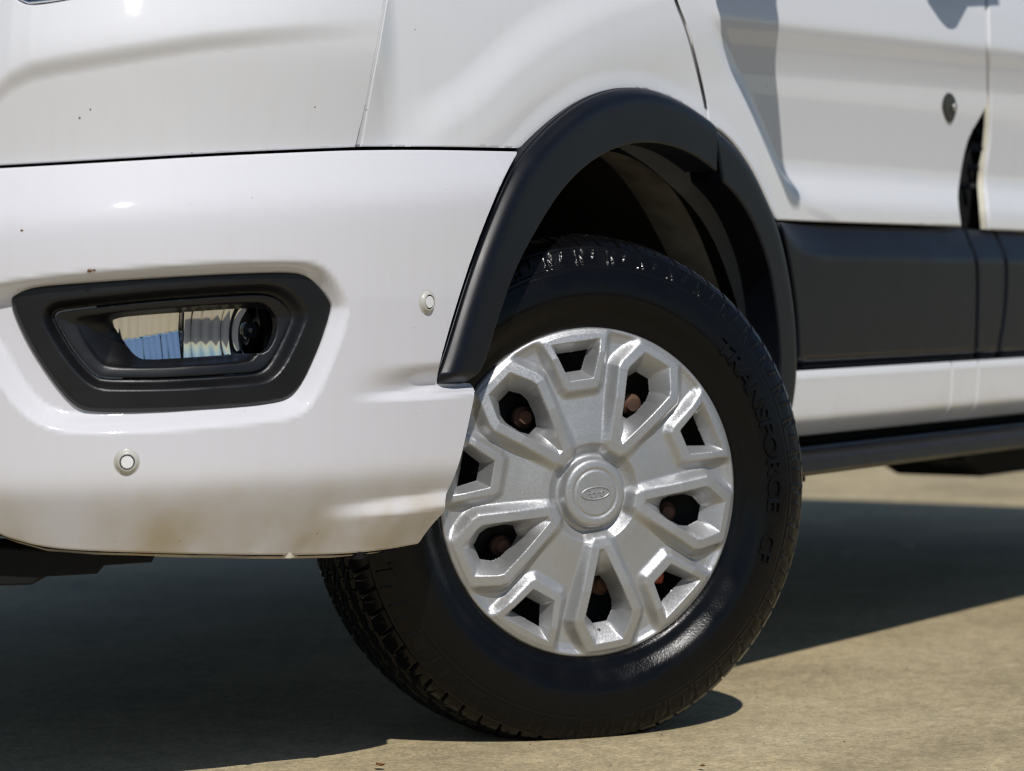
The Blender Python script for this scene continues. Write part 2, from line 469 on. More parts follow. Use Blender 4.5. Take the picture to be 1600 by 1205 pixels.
def pdist(poly, x, y, closed=True):
    n = len(poly)
    x = np.asarray(x, float); y = np.asarray(y, float)
    if n > 60:                                      # dense outline: nearest vertex, then its two segments
        P = np.asarray(poly, float)[:, :2]
        sh = x.shape; X = x.ravel(); Y = y.ravel(); out = np.empty(X.size)
        c = P.mean(0)
        for a in range(0, X.size, 20000):
            qx, qy = X[a:a + 20000], Y[a:a + 20000]
            d2 = (P[:, 0] - c[0]) ** 2 + (P[:, 1] - c[1]) ** 2 - 2 * (np.outer(qx - c[0], P[:, 0] - c[0]) + np.outer(qy - c[1], P[:, 1] - c[1]))
            k = d2.argmin(1)
            b = np.full(len(qx), 1e9)
            for o0, o1 in ((-1, 0), (0, 1)):
                i0, i1 = k + o0, k + o1
                if closed: i0, i1 = i0 % n, i1 % n
                else: i0, i1 = np.clip(i0, 0, n - 1), np.clip(i1, 0, n - 1)
                ax, ay = P[i0, 0], P[i0, 1]; ex, ey = P[i1, 0] - ax, P[i1, 1] - ay
                t = np.clip(((qx - ax) * ex + (qy - ay) * ey) / np.maximum(ex * ex + ey * ey, 1e-18), 0, 1)
                b = np.minimum(b, (qx - ax - t * ex) ** 2 + (qy - ay - t * ey) ** 2)
            out[a:a + 20000] = b
        return np.sqrt(out).reshape(sh)
    best = np.full(x.shape, 1e9)
    for i in range(n if closed else n - 1):
        a = poly[i]; b = poly[(i + 1) % n]
        ex, ey = b[0] - a[0], b[1] - a[1]
        l2 = ex * ex + ey * ey
        if l2 == 0: continue
        t = np.clip(((x - a[0]) * ex + (y - a[1]) * ey) / l2, 0, 1)
        best = np.minimum(best, (x - a[0] - t * ex) ** 2 + (y - a[1] - t * ey) ** 2)
    return np.sqrt(best)

def sdf(poly, x, y):
    d = pdist(poly, x, y)
    return np.where(inside(poly, x, y), d, -d)      # positive inside

def sstep(t):
    t = np.clip(t, 0, 1)
    return t * t * (3 - 2 * t)

def softplus(x, wd):
    return wd * np.log1p(np.exp(np.clip(x / wd, -40, 40)))

def prof(zs, hs, sig=0.006):
    zt = np.arange(0.0, 2.6, 0.001)
    h = np.interp(zt, zs, hs)
    k = np.exp(-0.5 * (np.arange(-40, 41) * 0.001 / sig) ** 2); k /= k.sum()
    h = np.convolve(np.concatenate([np.full(40, h[0]), h, np.full(40, h[-1])]), k, 'valid')
    return lambda z: np.interp(z, zt, h)

def line_z(pts, hf=0.0):
    q = at(pts, hf); o = np.argsort(q[:, 0])
    return lambda s: np.interp(s, q[o, 0], q[o, 1])

def poly_sz(pts, hf=0.0, it=2, step=0.006):
    return resample([(a[0], a[1]) for a in at(resample(chaikin(pts, it), 6.0), hf)], step)

# ------------------------------------------------------------------ a body panel: outline on (s, z), relief h(s, z), rolled edge, flange
def panel(name, outer, hf, mat, parent, holes=(), grid=0.006, edge=0.0022, depth=0.022, hole_depth=None, frame=surf):
    loops = [resample(outer, grid)] + [resample(h, grid) for h in holes]
    pts = []; edges = []; loopidx = []
    for lp in loops:
        base = len(pts)
        n = len(lp)
        pts += [tuple(p) for p in lp]
        loopidx.append(list(range(base, base + n)))
        edges += [(base + i, base + (i + 1) % n) for i in range(n)]
    def edge_d(x, y):
        d = pdist(loops[0], x, y)
        for lp in loops[1:]: d = np.minimum(d, pdist(lp, x, y))
        return d
    def isin(x, y):
        r = inside(loops[0], x, y)
        for lp in loops[1:]: r &= ~inside(lp, x, y)
        return r
    lo = loops[0].min(0); hi = loops[0].max(0)
    gx, gy = np.meshgrid(np.arange(lo[0], hi[0], grid), np.arange(lo[1], hi[1], grid))
    gx = gx + (np.arange(gx.shape[0]) % 2)[:, None] * grid * 0.5
    gx = gx.ravel(); gy = gy.ravel()
    k = isin(gx, gy); gx = gx[k]; gy = gy[k]
    k = edge_d(gx, gy) > max(edge * 1.25, grid * 0.45); gx = gx[k]; gy = gy[k]
    extra = []
    if edge > 0:
        for li, lp in enumerate(loops):
            t = np.roll(lp, -1, 0) - np.roll(lp, 1, 0)
            nn = np.stack([-t[:, 1], t[:, 0]], -1); nn /= np.maximum(np.linalg.norm(nn, axis=1), 1e-9)[:, None]
            area = np.sum(lp[:, 0] * np.roll(lp[:, 1], -1) - np.roll(lp[:, 0], -1) * lp[:, 1])
            sg = 1 if area > 0 else -1
            if li: sg = -sg
            for f in (0.3, 1.0):
                q = lp + nn * sg * edge * f
                kk = isin(q[:, 0], q[:, 1])
                q = q[kk]
                dd = edge_d(q[:, 0], q[:, 1])
                extra.append(q[dd > edge * f * 0.8])
    allp = pts + list(zip(gx, gy))
    for e in extra: allp += [tuple(p) for p in e]
    r = delaunay_2d_cdt([Vector(p) for p in allp], edges, [], 0, 1e-6, True)
    V = np.array([tuple(v) for v in r[0]]); T = np.array([f for f in r[2] if len(f) == 3])
    cen = V[T].mean(1)
    T = T[isin(cen[:, 0], cen[:, 1])]
    used = np.unique(T); remap = -np.ones(len(V), int); remap[used] = np.arange(len(used))
    V0 = V
    V = V[used]; T = remap[T]
    def hfull(s, z):
        h = hf(s, z)
        if edge > 0:
            d = np.clip(edge_d(s, z), 0, edge)
            h = h - (edge - np.sqrt(np.maximum(edge ** 2 - (edge - d) ** 2, 0)))
        return h
    s, z = V[:, 0], V[:, 1]
    e = 0.0006
    dd = edge_d(s, z) if edge > 0 else None
    h0 = hfull(s, z)
    P = frame(s, z, h0)
    hs1, hs0 = hf(s + e, z), hf(s - e, z); hz1, hz0 = hf(s, z + e), hf(s, z - e)
    Ps = frame(s + e, z, hs1) - frame(s - e, z, hs0); Pz = frame(s, z + e, hz1) - frame(s, z - e, hz0)
    nrm = np.cross(Ps, Pz); nrm /= np.linalg.norm(nrm, axis=1)[:, None]
    out = frame(s, z, h0 + 0.01) - P
    flip = np.sum(nrm * out, 1) < 0
    nrm[flip] *= -1
    if edge > 0:                                   # lean the normals over the rolled edge
        g = np.stack([(edge_d(s + e, z) - edge_d(s - e, z)), (edge_d(s, z + e) - edge_d(s, z - e))], -1) / (2 * e)
        lean = np.clip(1 - dd / edge, 0, 1)[:, None] * 0.95
        es = Ps / np.linalg.norm(Ps, axis=1)[:, None]; ez = Pz / np.linalg.norm(Pz, axis=1)[:, None]
        nrm = nrm - lean * (es * g[:, :1] + ez * g[:, 1:]) * 1.2
        nrm /= np.linalg.norm(nrm, axis=1)[:, None]
    # consistent winding
    fn = np.cross(P[T[:, 1]] - P[T[:, 0]], P[T[:, 2]] - P[T[:, 0]])
    bad = np.sum(fn * nrm[T[:, 0]], 1) < 0
    T[bad] = T[bad][:, ::-1]
    verts = list(P); faces = [tuple(t) for t in T]; norms = list(nrm)
    # flange behind every edge
    for li, lp in enumerate(loops):
        dpt = depth if (li == 0 or hole_depth is None) else hole_depth
        if not dpt: continue
        n = len(lp)
        hb = hfull(lp[:, 0], lp[:, 1])
        A = frame(lp[:, 0], lp[:, 1], hb); B = frame(lp[:, 0], lp[:, 1], hb - dpt)
        t = np.roll(A, -1, 0) - np.roll(A, 1, 0)
        q = np.cross(t, A - B); q /= np.maximum(np.linalg.norm(q, axis=1), 1e-9)[:, None]
        area = np.sum(lp[:, 0] * np.roll(lp[:, 1], -1) - np.roll(lp[:, 0], -1) * lp[:, 1])
        sg = 1 if area > 0 else -1
        if li: sg = -sg
        # outward from the panel material
        ctr = frame(lp[:, 0] * 1.0, lp[:, 1] * 1.0, hb)
        base = len(verts)
        tt = np.roll(lp, -1, 0) - np.roll(lp, 1, 0)
        nn = np.stack([tt[:, 1], -tt[:, 0]], -1) * sg
        nn /= np.maximum(np.linalg.norm(nn, axis=1), 1e-9)[:, None]
        Q = frame(lp[:, 0] + nn[:, 0] * 0.002, lp[:, 1] + nn[:, 1] * 0.002, hb) - A
        q = np.where((np.sum(q * Q, 1) < 0)[:, None], -q, q)
        verts += list(A) + list(B); norms += list(q) + list(q)
        for i in range(n):
            j = (i + 1) % n
            f = (base + i, base + n + i, base + n + j, base + j)
            fnn = np.cross(verts[f[1]] - verts[f[0]], verts[f[2]] - verts[f[0]])
            faces.append(f if np.dot(fnn, q[i]) > 0 else f[::-1])
    return obj_from(name, verts, faces, mat, parent, True, norms)

# ------------------------------------------------------------------ ground
def sheet(name, x0, x1, y0, y1, z, mat, n=12):
    gx = np.linspace(x0, x1, n); gy = np.linspace(y0, y1, n)
    X, Y = np.meshgrid(gx, gy)
    v = np.stack([X.ravel(), Y.ravel(), np.full(X.size, z)], -1)
    f = [(j * n + i, j * n + i + 1, (j + 1) * n + i + 1, (j + 1) * n + i) for j in range(n - 1) for i in range(n - 1)]
    o = obj_from(name, v, f, mat)
    o['kind'] = 'structure'
    return o
sheet('ground', -900, 900, -900, 900, -0.004, simple('added_dark_ground', (0.05, 0.05, 0.048), 0.85, spec=0.3, var=0.2, vscale=3))  # unseen dark surface, added to dim reflections and bounce on the van
sheet('concrete_apron', -22, 6, -14, 3.6, 0.0, M['ground'])

# ------------------------------------------------------------------ the van
van = empty('van')
van['label'] = 'white van with black wheel-arch trim and its front wheel steered'
van['category'] = 'van'

# seams traced once and shared by the neighbours
SEAM = [(-420, 283), (-200, 271), (0, 260), (160, 251), (320, 241.5), (480, 234.5), (560, 231.5), (680, 231), (815, 233.5)]
def off(pts, dx, dy): return [(p[0] + dx, p[1] + dy) + tuple(p[2:]) for p in pts]
FLARE_OUT = [(697, 548), (717, 480), (743, 400), (774, 322), (799, 268), (818, 238), (850, 203), (885, 172), (920, 150),
             (955, 138), (990, 135), (1020, 139), (1050, 150), (1080, 167), (1107, 187)]
FLARE2_OUT = [(1112, 190), (1137, 206), (1162, 233), (1186, 271), (1206, 315), (1218, 346), (1229, 385), (1239, 440), (1246, 490),
              (1249, 540), (1250, 580), (1247, 615), (1238, 665)]

# --- bumper relief
zt_line = line_z([(-420, 385), (0, 350), (250, 331), (500, 315), (800, 292)])
zc_line = line_z([(-420, 790), (0, 768), (200, 764), (400, 753), (700, 737)])
POCKET = poly_sz([(-75, 462), (-40, 447), (0, 437), (100, 424), (300, 408), (445, 403), (490, 406), (520, 422), (545, 462), (550, 490),
                  (528, 560), (497, 632), (474, 652), (430, 662), (300, 674), (170, 683), (90, 679), (40, 658), (0, 612), (-40, 540), (-70, 490)])
LEDGE1 = at([(540, 617), (600, 613), (680, 606), (750, 600)])
LEDGE2 = at([(510, 806), (580, 800), (640, 792), (705, 782)])
def ledge(L, s):
    zl = np.interp(s, L[:, 0], L[:, 1])
    f = sstep((s - L[0, 0]) / (L[-1, 0] - L[0, 0]) * 1.5)
    return zl, f
def h_bumper_plain(s, z):
    zt = zt_line(s); zc = zc_line(s)
    h = -0.62 * softplus(z - zt, 0.010)
    h = h - 0.52 * softplus(zc - z, 0.007)
    h = h - 0.05 * np.clip(0.60 - z, 0, 1) * 0.6
    zl, f = ledge(LEDGE1, s)
    h = h + f * (-0.018 * sstep((zl + 0.034 - z) / 0.034) * (z > zl + 0.0) - 0.018 * (z <= zl) * sstep(1 - (zl - z) / 0.013))
    zl, f = ledge(LEDGE2, s)
    h = h + f * 0.021 * sstep((zl + 0.012 - z) / 0.022)
    return h
def h_bumper(s, z):
    return h_bumper_plain(s, z) - 0.024 * sstep(sdf(POCKET, s, z) / 0.027)

BEZEL = [(16, 470), (20, 460), (32, 450), (55, 444), (100, 440), (200, 433), (280, 428), (386, 423), (456, 421), (481, 427), (502, 446),
         (517, 466), (521, 480), (516, 502), (502, 544), (480, 594), (466, 614), (450, 626), (430, 631), (386, 637), (270, 643), (200, 645),
         (140, 644), (122, 638), (104, 624), (77, 590), (46, 543), (23, 495)]
bez = poly_sz(BEZEL, lambda s, z: h_bumper_plain(s, z) - 0.018, step=0.004)
BUMPER = ([(x, y + 3.2) for x, y in SEAM[:-1]] + [(812, 237, 1)] + [(796, 264), (771, 318), (740, 398), (714, 478), (694, 546), (685, 585)]
          + [(684, 598, 1), (736, 599, 1), (745, 608), (735, 655), (722, 715), (711, 746), (699, 772, 1), (696, 800, 1), (678, 818), (664, 836), (655, 850, 1),
             (600, 860), (540, 866), (440, 868), (300, 866), (150, 862), (70, 856), (20, 843), (0, 836), (-40, 812), (-80, 786), (-140, 768), (-420, 760, 1)])
BUMPER[0] = (-420, 286, 1)
bump_out = at(resample(chaikin(BUMPER, 2), 5.0), h_bumper_plain)
hole_c = bez.mean(0)
bez_hole = hole_c + (bez - hole_c) * np.array([0.975, 0.955])
bumper = panel('bumper', bump_out, h_bumper, M['paint'], van, holes=[bez_hole], grid=0.005, edge=0.0025, depth=0.03)
# turned-under lower lip of the bumper
def lower_lip():
    q = at(resample([(655, 851), (600, 861), (540, 866.5), (440, 868.5), (300, 866.5), (150, 862.5), (70, 856.5), (20, 843.5), (0, 836.5), (-40, 812), (-140, 768), (-420, 760)], 20, False), h_bumper_plain)
    hh = h_bumper_plain(q[:, 0], q[:, 1])
    A = surf(q[:, 0], q[:, 1] - 0.001, hh - 0.003); B = surf(q[:, 0], q[:, 1] - 0.006, hh - 0.03); C = surf(q[:, 0], q[:, 1] + 0.01, hh - 0.09)
    n = len(q); v = np.vstack([A, B, C]); f = []
    for k in range(2):
        for i in range(n - 1): f.append((k * n + i, k * n + i + 1, (k + 1) * n + i + 1, (k + 1) * n + i))
    return obj_from('bumper_lip', v, f, M['paint'], bumper)
lower_lip()

# --- fog lamp
fog = empty('fog_lamp', van)
INNER = [(84, 497), (85, 490), (92, 486), (104, 484), (180, 475), (270, 466.5), (363, 460), (409, 458), (430, 462), (447, 474), (457, 489), (457, 496),
         (449, 516), (434, 549), (421, 570), (409, 580), (395, 584), (340, 588), (270, 592), (232, 593), (163, 593), (148, 587), (130, 570), (111, 545), (93, 515)]
hB = h_bumper_plain
inner = poly_sz(INNER, lambda s, z: hB(s, z) - 0.030, step=0.003)
def h_bezel(s, z):
    d_in = -sdf(inner, s, z)                       # distance outside the inner opening
    d_out = sdf(bez, s, z)
    h = -0.0165 - 0.010 * (1 - sstep(d_out / 0.006)) * 0.4
    h = h - 0.016 * (1 - sstep((d_in - 0.001) / 0.013))
    return hB(s, z) + h
panel('bezel', bez, h_bezel, M['plastic_fog'], fog, holes=[inner], grid=0.0024, edge=0.0016, depth=0.012)
LENS = [(173, 504), (180, 498), (205, 494), (300, 487), (392, 481), (403, 484), (411, 500), (408, 522), (398, 545), (386, 553), (300, 559), (228, 563),
        (214, 558), (203, 547), (188, 525)]
lens_d = 0.066
lens = poly_sz(LENS, lambda s, z: hB(s, z) - lens_d, it=1, step=0.003)
ci = inner.mean(0); inner2 = ci + (inner - ci) * np.array([0.984, 0.955])
RIM = poly_sz([(112, 500), (120, 492), (140, 489), (300, 475), (400, 469), (418, 474), (429, 488), (430, 497), (418, 528), (402, 560), (388, 569), (300, 575), (220, 578), (170, 578),
               (155, 571), (136, 548), (118, 516)], lambda s, z: hB(s, z) - 0.03, step=0.003)
def h_inner(s, z):
    do = np.maximum(sdf(RIM, s, z), 0); dl = np.maximum(-sdf(lens, s, z), 0)
    t = do / np.maximum(do + dl, 1e-5)
    base = -0.029 - 0.004 * sstep(sdf(inner2, s, z) / 0.02)
    soft = sstep(do / 0.006)
    return hB(s, z) + base - (lens_d - 0.034) * (t * 0.75 + 0.25 * sstep(t)) * soft
panel('inner_bezel', inner2, h_inner, M['plastic_fog'], fog, holes=[lens], grid=0.0022, edge=0.0012, depth=0.015, hole_depth=0.01)
lens_big = lens.mean(0) + (lens - lens.mean(0)) * 1.02
LS0, LS1 = lens[:, 0].min(), lens[:, 0].max(); LZ0, LZ1 = lens[:, 1].min(), lens[:, 1].max()
panel('lens', lens_big, lambda s, z: hB(s, z) - lens_d - 0.004 + 0.0, M['glass'], fog, grid=0.006, edge=0.0, depth=0.0)
bowl_s = at([(283, 520)], lambda s, z: hB(s, z) - lens_d - 0.03)[0, 0]
bowl_c = at([(372, 521)], lambda s, z: hB(s, z) - lens_d - 0.05)[0]
split = sstep
def h_refl(s, z):
    base = hB(s, z) - lens_d
    zr = (z - LZ0) / (LZ1 - LZ0)
    # plain left half: facets that lean down and look at the ground, scalloped foot that looks at the sky
    fac = (s - LS0) / 0.0135
    fr = fac - np.floor(fac)
    zf = LZ0 + 0.34 * (LZ1 - LZ0) + 0.12 * (s - LS0)
    left = -0.036 + 0.13 * np.maximum(z - zf, 0) + 0.00035 * np.sin(np.pi * fr)
    left = left + 0.24 * np.maximum(zf - z, 0) + 0.00025 * np.sin(fac * 9 + 3 * zr) * (z < zf)
    ds = s - bowl_c[0]; dz = z - bowl_c[1]
    rr = np.hypot(ds, dz * 0.7)
    right = -0.036 + 0.13 * (s - bowl_s) + 2.0 * dz ** 2 + 0.9 * ds ** 2 + 0.00032 * np.sin(rr / 0.0025)
    right = np.minimum(right, -0.009)
    k = sstep((s - bowl_s + 0.003) / 0.006)
    return base + left * (1 - k) + right * k
lens_out = np.array([[LS0 - 0.02, LZ0 - 0.012], [LS1 + 0.05, LZ0 - 0.012], [LS1 + 0.05, LZ1 + 0.012], [LS0 - 0.02, LZ1 + 0.012]])
panel('reflector', lens_out, h_refl, M['chrome'], fog, grid=0.0018, edge=0.0, depth=0.0)
def ball(name, c, r, mat, parent, sx=1.0, sy=1.0, sz=1.0, seg=20):
    bm = bmesh.new(); bmesh.ops.create_uvsphere(bm, u_segments=seg, v_segments=seg // 2, radius=r)
    for v in bm.verts: v.co = Vector((v.co.x * sx, v.co.y * sy, v.co.z * sz)) + Vector(c)
    for f in bm.faces: f.smooth = True
    me = bpy.data.meshes.new(name); bm.to_mesh(me); bm.free(); me.materials.append(mat)
    o = bpy.data.objects.new(name, me); col.objects.link(o); o.parent = parent
    return o
bc = at([(391, 516)], lambda s, z: hB(s, z) - lens_d - 0.02)
bp_ = surf(bc[:, 0], bc[:, 1], hB(bc[:, 0], bc[:, 1]) - lens_d - 0.022)[0]
ball('bulb_shield', bp_, 0.0105, M['bulb'], fog)
_bn = np.array([np.interp(bc[0, 0], SS, NX), np.interp(bc[0, 0], SS, NY), 0.0])
disc_specs = [(bp_ - _bn * 0.004, _bn, 0.0135, 0.004)]

# --- front panel beside the headlamp, and the headlamp itself
zk_line = line_z([(-420, 230), (-60, 200), (-10, 158), (20, 130), (50, 114), (90, 105), (130, 98), (200, 86), (300, 69), (400, 58), (480, 51), (560, 46), (660, 40)], -0.05)
s_seam = at([(580, 130)], -0.05)[0, 0]; s_300 = at([(300, 100)], -0.05)[0, 0]; s_950 = at([(950, 100)], -0.03)[0, 0]
def h_base_up(s):
    return -0.050 + 0.020 * sstep((s - s_seam) / (s_950 - s_seam))
def h_front(s, z):
    zk = zk_line(s)
    amp = 1 - 0.85 * sstep((s - s_300) / (s_seam - s_300))
    h = h_base_up(s) + 0.008 * amp * sstep((z - zk + 0.014) / 0.028)
    h = h - 0.42 * amp * softplus(z - zk - 0.012, 0.008) - 0.22 * (1 - amp) * softplus(z - zk - 0.03, 0.03)
    h = h + 0.17 * (0.14 - softplus(0.90 - z, 0.012))
    return h
SEAM_V = [(561, 230), (574, 165), (580, 132), (590, 80), (604, 0), (640, -260)]
HEAD = [(12, -12), (28, 3), (46, 10), (78, 6.5), (122, -1), (300, -30), (420, -60), (440, -250, 1), (0, -250, 1)]
fp = ([(x, y - 1.8) for x, y in SEAM[1:7]] + [(556, 229.5, 1)] + [(x - 2, y) for x, y in SEAM_V[1:-1]] + [(636, -260, 1), (446, -260, 1), (425, -62), (300, -32), (122, -2.5), (78, 5.5), (46, 9), (28, 2), (10, -14), (-6, -60), (-6, -260, 1), (-200, -260, 1)])
fp[0] = (-200, 269, 1)
front_panel = panel('headlamp_panel', at(resample(chaikin(fp, 2), 5.0), h_front), h_front, M['paint_clean'], van, grid=0.0045)
hl = empty('headlamp', van)
hd_in = [(10, -14), (27, 3), (46, 10.5), (78, 7.0), (122, -0.5), (300, -29), (423, -58), (443, -258, 1), (-5, -258, 1), (-5, -60)]
panel('lamp_lens', at(resample(chaikin(hd_in, 2), 6.0), lambda s, z: h_front(s, z) - 0.012), lambda s, z: h_front(s, z) - 0.012, M['headlamp'], hl, grid=0.012, edge=0.003)
tr_ = at(resample([(24, -4), (44, 4), (78, 0.5), (125, -7)], 8, False), lambda s, z: h_front(s, z) - 0.008)
def strip(name, q, hfun, wz, mat, parent, th=0.004):
    hh = hfun(q[:, 0], q[:, 1]); n = len(q)
    v = np.vstack([surf(q[:, 0], q[:, 1] - wz / 2, hh), surf(q[:, 0], q[:, 1], hh + th), surf(q[:, 0], q[:, 1] + wz / 2, hh)])
    f = [(k * n + i, k * n + i + 1, (k + 1) * n + i + 1, (k + 1) * n + i) for k in range(2) for i in range(n - 1)]
    return obj_from(name, v, f, mat, parent)
strip('chrome_strip', tr_, lambda s, z: h_front(s, z) - 0.0115, 0.004, M['chrome'], hl)

# --- front wing
SCURVE = at_line(resample(chaikin([(640, 192), (690, 180), (725, 155), (760, 118), (800, 75), (850, 38), (910, 8), (990, -20), (1100, -45), (1240, -60)], 2, False), 8, False), -0.04)
flare_sz = at_line(resample(FLARE_OUT + FLARE2_OUT, 8, False), -0.02)
def side_d(line, s, z):
    """distance to an open line, positive below it"""
    return pdist(line, s, z, False) * np.where(z < np.interp(s, line[:, 0], line[:, 1]), 1, -1)
s_1240 = at([(1240, 200)], -0.03)[0, 0]
def h_wing(s, z):
    d = side_d(SCURVE, s, z)
    fade = sstep((s - SCURVE[0, 0] + 0.02) / 0.10)
    h = h_base_up(s) + 0.010 * fade * sstep((d + 0.03) / 0.06) * (1 - sstep((d - 0.05) / 0.12))
    h = h - 0.20 * softplus(z - 0.97, 0.05)
    df = pdist(flare_sz, s, z, False)
    h = h + 0.003 * (1 - sstep(df / 0.030))
    zk = zk_line(s)
    h = h + 0.17 * (0.14 - softplus(0.90 - z, 0.012)) * (1 - sstep((s - s_seam + 0.03) / 0.09))
    return h
DSEAM = [(1000, -260), (1040, -60), (1055.5, 0), (1075, 48), (1091, 110), (1103, 163), (1106, 186)]
wing = ([(564, 229, 1), (680, 229), (816, 231.5, 1)] + [(x + 2, y + 3.5) for x, y in FLARE_OUT[6:-1]] + [(1104, 188, 1)] + [(x - 2.4, y) for x, y in DSEAM[::-1][1:-1]]
        + [(998, -260, 1), (642, -260, 1)] + [(x + 1.5, y) for x, y in SEAM_V[::-1][1:-1]])
panel('front_wing', at(resample(chaikin(wing, 2), 5.0), h_wing), h_wing, M['paint_clean'], van, grid=0.006)

# --- front door and the panel behind it
crease = line_z([(1060, 22), (1220, 37), (1400, 57), (1600, 80), (1900, 108)], -0.03)
dprof = prof([0.2, 0.70, 0.735, 0.750, 0.764, 0.782, 0.80, 0.86, 0.93, 0.965, 1.0, 1.04, 1.10, 1.4],
             [0.0, 0.000, 0.000, -0.003, -0.012, -0.025, -0.0285, -0.0245, -0.0195, -0.0185, -0.012, 0.0, -0.012, -0.095], 0.007)
PDIAG = at(resample(chaikin([(1085, -40), (1110, 30), (1140, 95), (1172, 155), (1205, 222), (1230, 275), (1250, 312), (1275, 335), (1300, 350)], 2, False), 6, False), -0.03)
def h_door(s, z):
    zc = crease(s)
    h1 = -0.028 + dprof(z + (1.04 - zc) * sstep((z - 0.80) / 0.15))
    sd = np.interp(z, PDIAG[::-1, 1], PDIAG[::-1, 0]) if PDIAG[0, 1] > PDIAG[-1, 1] else np.interp(z, PDIAG[:, 1], PDIAG[:, 0])
    k = sstep((s - sd + 0.03) / 0.085)
    h0 = h_wing(s, z)
    df = pdist(flare_sz, s, z, False)
    return h0 * (1 - k) + h1 * k
GAP_L = [(1503, 354, 1), (1499, 325), (1498, 300), (1503, 262), (1510, 228), (1520, 204), (1533, 183), (1543.5, 163, 1)]
GAP_R = [(1549, 163, 1), (1549, 200), (1546, 235), (1541, 262), (1540, 290), (1544, 322), (1546, 359, 1)]
door = ([(1108, 193, 1)] + [(x - 3, y + 2.5) for x, y in FLARE2_OUT[1:5]] + [(1215, 344, 1), (1300, 347.5), (1400, 350.5)] + GAP_L
        + [(1542.5, 100), (1540, 0), (1532, -260, 1), (1002, -260, 1)] + [(x + 2.8, y) for x, y in DSEAM[1:-1]])
panel('front_door', at(resample(chaikin(door, 2), 5.0), h_door), h_door, M['paint_clean'], van, grid=0.007, edge=0.003, depth=0.006)
sr = at(resample(chaikin([(1546, -260, 1), (1545, 0), (1547, 100)] + GAP_R, 2, False), 5, False), h_door)
zb = sr[-1, 1]
rear = np.vstack([sr, [[s_of_x(-1.96), zb], [s_of_x(-1.96), sr[0, 1]]]])
panel('rear_side_panel', rear, h_door, M['paint_clean'], van, grid=0.010, edge=0.004, depth=0.006)
for (px, py, wd, ht, dh) in ((1534, 206, 0.010, 0.016, -0.030), (1531, 232, 0.016, 0.020, -0.040), (1524, 262, 0.012, 0.012, -0.046), (1516, 290, 0.02, 0.010, -0.05), (1530, 336, 0.018, 0.016, -0.036)):
    c = at([(px, py)], -0.07)[0]
    q = surf(np.array([c[0]]), np.array([c[1]]), -0.05 + dh * 0.3)[0]
    extrude_poly('bracket', [(q[0] - wd / 2, q[2] - ht / 2), (q[0] + wd / 2, q[2] - ht * 0.35), (q[0] + wd * 0.4, q[2] + ht / 2), (q[0] - wd / 2, q[2] + ht * 0.4)], 1, q[1] - 0.03, q[1], M['plastic'], van, bevel=0.0015)
# dusty cream edge of the pillar, showing in the open joint
er = at(resample([(1547, 150), (1548.5, 163), (1548.5, 200), (1545.5, 235), (1540, 262), (1538, 290), (1541, 322), (1543, 358)], 6, False), h_door)
def edge_strip(name, q, w0, mat, parent, dh):
    hh = h_door(q[:, 0], q[:, 1]); n = len(q)
    wv = np.interp(np.linspace(0, 1, n), [0, 0.25, 1], [0.2, 1, 1]) * w0
    v = np.vstack([surf(q[:, 0] + 0.004, q[:, 1], hh + dh), surf(q[:, 0] - wv, q[:, 1], hh + dh - 0.004), surf(q[:, 0] - wv, q[:, 1], hh + dh - 0.007)])
    f = [(k * n + i, k * n + i + 1, (k + 1) * n + i + 1, (k + 1) * n + i) for k in range(2) for i in range(n - 1)]
    return obj_from(name, v, f, mat, parent, False)
edge_strip('pillar_edge', er, 0.007, M['cream'], van, -0.004)

dq = at(resample(chaikin([(x + 0.5, y) for x, y in DSEAM], 2, False), 6, False), -0.036)
def shade_strip(name, q, hfun, wd, parent):
    hh = hfun(q[:, 0], q[:, 1]) - 0.0012; n = len(q)
    v = np.vstack([surf(q[:, 0] - wd / 2, q[:, 1], hh), surf(q[:, 0] + wd / 2, q[:, 1], hh)])
    return obj_from(name, v, [(i, i + 1, n + i + 1, n + i) for i in range(n - 1)], M['black'], parent)
shade_strip('door_seam_shade', dq, h_wing, 0.016, van)  # black strip laid in the open seam to stand for its shade

# --- wheel-arch trims
HO, HI = -0.018, -0.003
def h_flare(line):
    def f(s, z):
        d = pdist(line, s, z, False)
        return HO + 0.0165 * (1 - np.exp(-(d / 0.0085) ** 1.3)) - 0.02 * d
    return f
F_IN1 = [(1121, 268, 1), (1102, 252), (1075, 235), (1045, 225), (1012, 221), (985, 224), (960, 232),
       (930, 248), (900, 273), (870, 308), (844, 352), (816, 402), (804, 427), (784, 485), (770, 527), (757, 574), (745, 596), (738, 600, 1)]
fo = at_line(resample(chaikin([(677, 600)] + [(683, 588)] + FLARE_OUT, 2, False), 4, False), HO)
fi = at_line(resample(chaikin(F_IN1, 2, False), 4, False), HI)
_i0 = int(np.argmin(np.abs(fo[:, 1] - at([(697, 548)], HO)[0, 1])))
f1h = h_flare(fo)
def h_f1(s, z):
    zb = fo[_i0, 1] - 0.030                           # the tip at the bottom folds in
    return f1h(s, z) - 0.016 * sstep((zb - z + 0.004) / 0.020)
panel('wheel_arch_trim', np.vstack([fo, fi]), h_f1, M['plastic'], van, grid=0.0032, edge=0.003, depth=0.05)
F_IN2 = [(1212, 675, 1), (1217, 630), (1220, 590), (1221, 560), (1219, 520), (1213, 470), (1205, 420), (1195, 388), (1180, 350), (1163, 318), (1143, 293), (1131, 284, 1)]
f2 = at_line(resample(chaikin(FLARE2_OUT, 2, False), 4, False), -0.006)
f2i = at_line(resample(chaikin(F_IN2, 2, False), 4, False), HI)
f2h = h_flare(f2)
panel('wheel_arch_trim', np.vstack([f2, f2i]), f2h, M['plastic'], van, grid=0.0036, edge=0.003, depth=0.05)

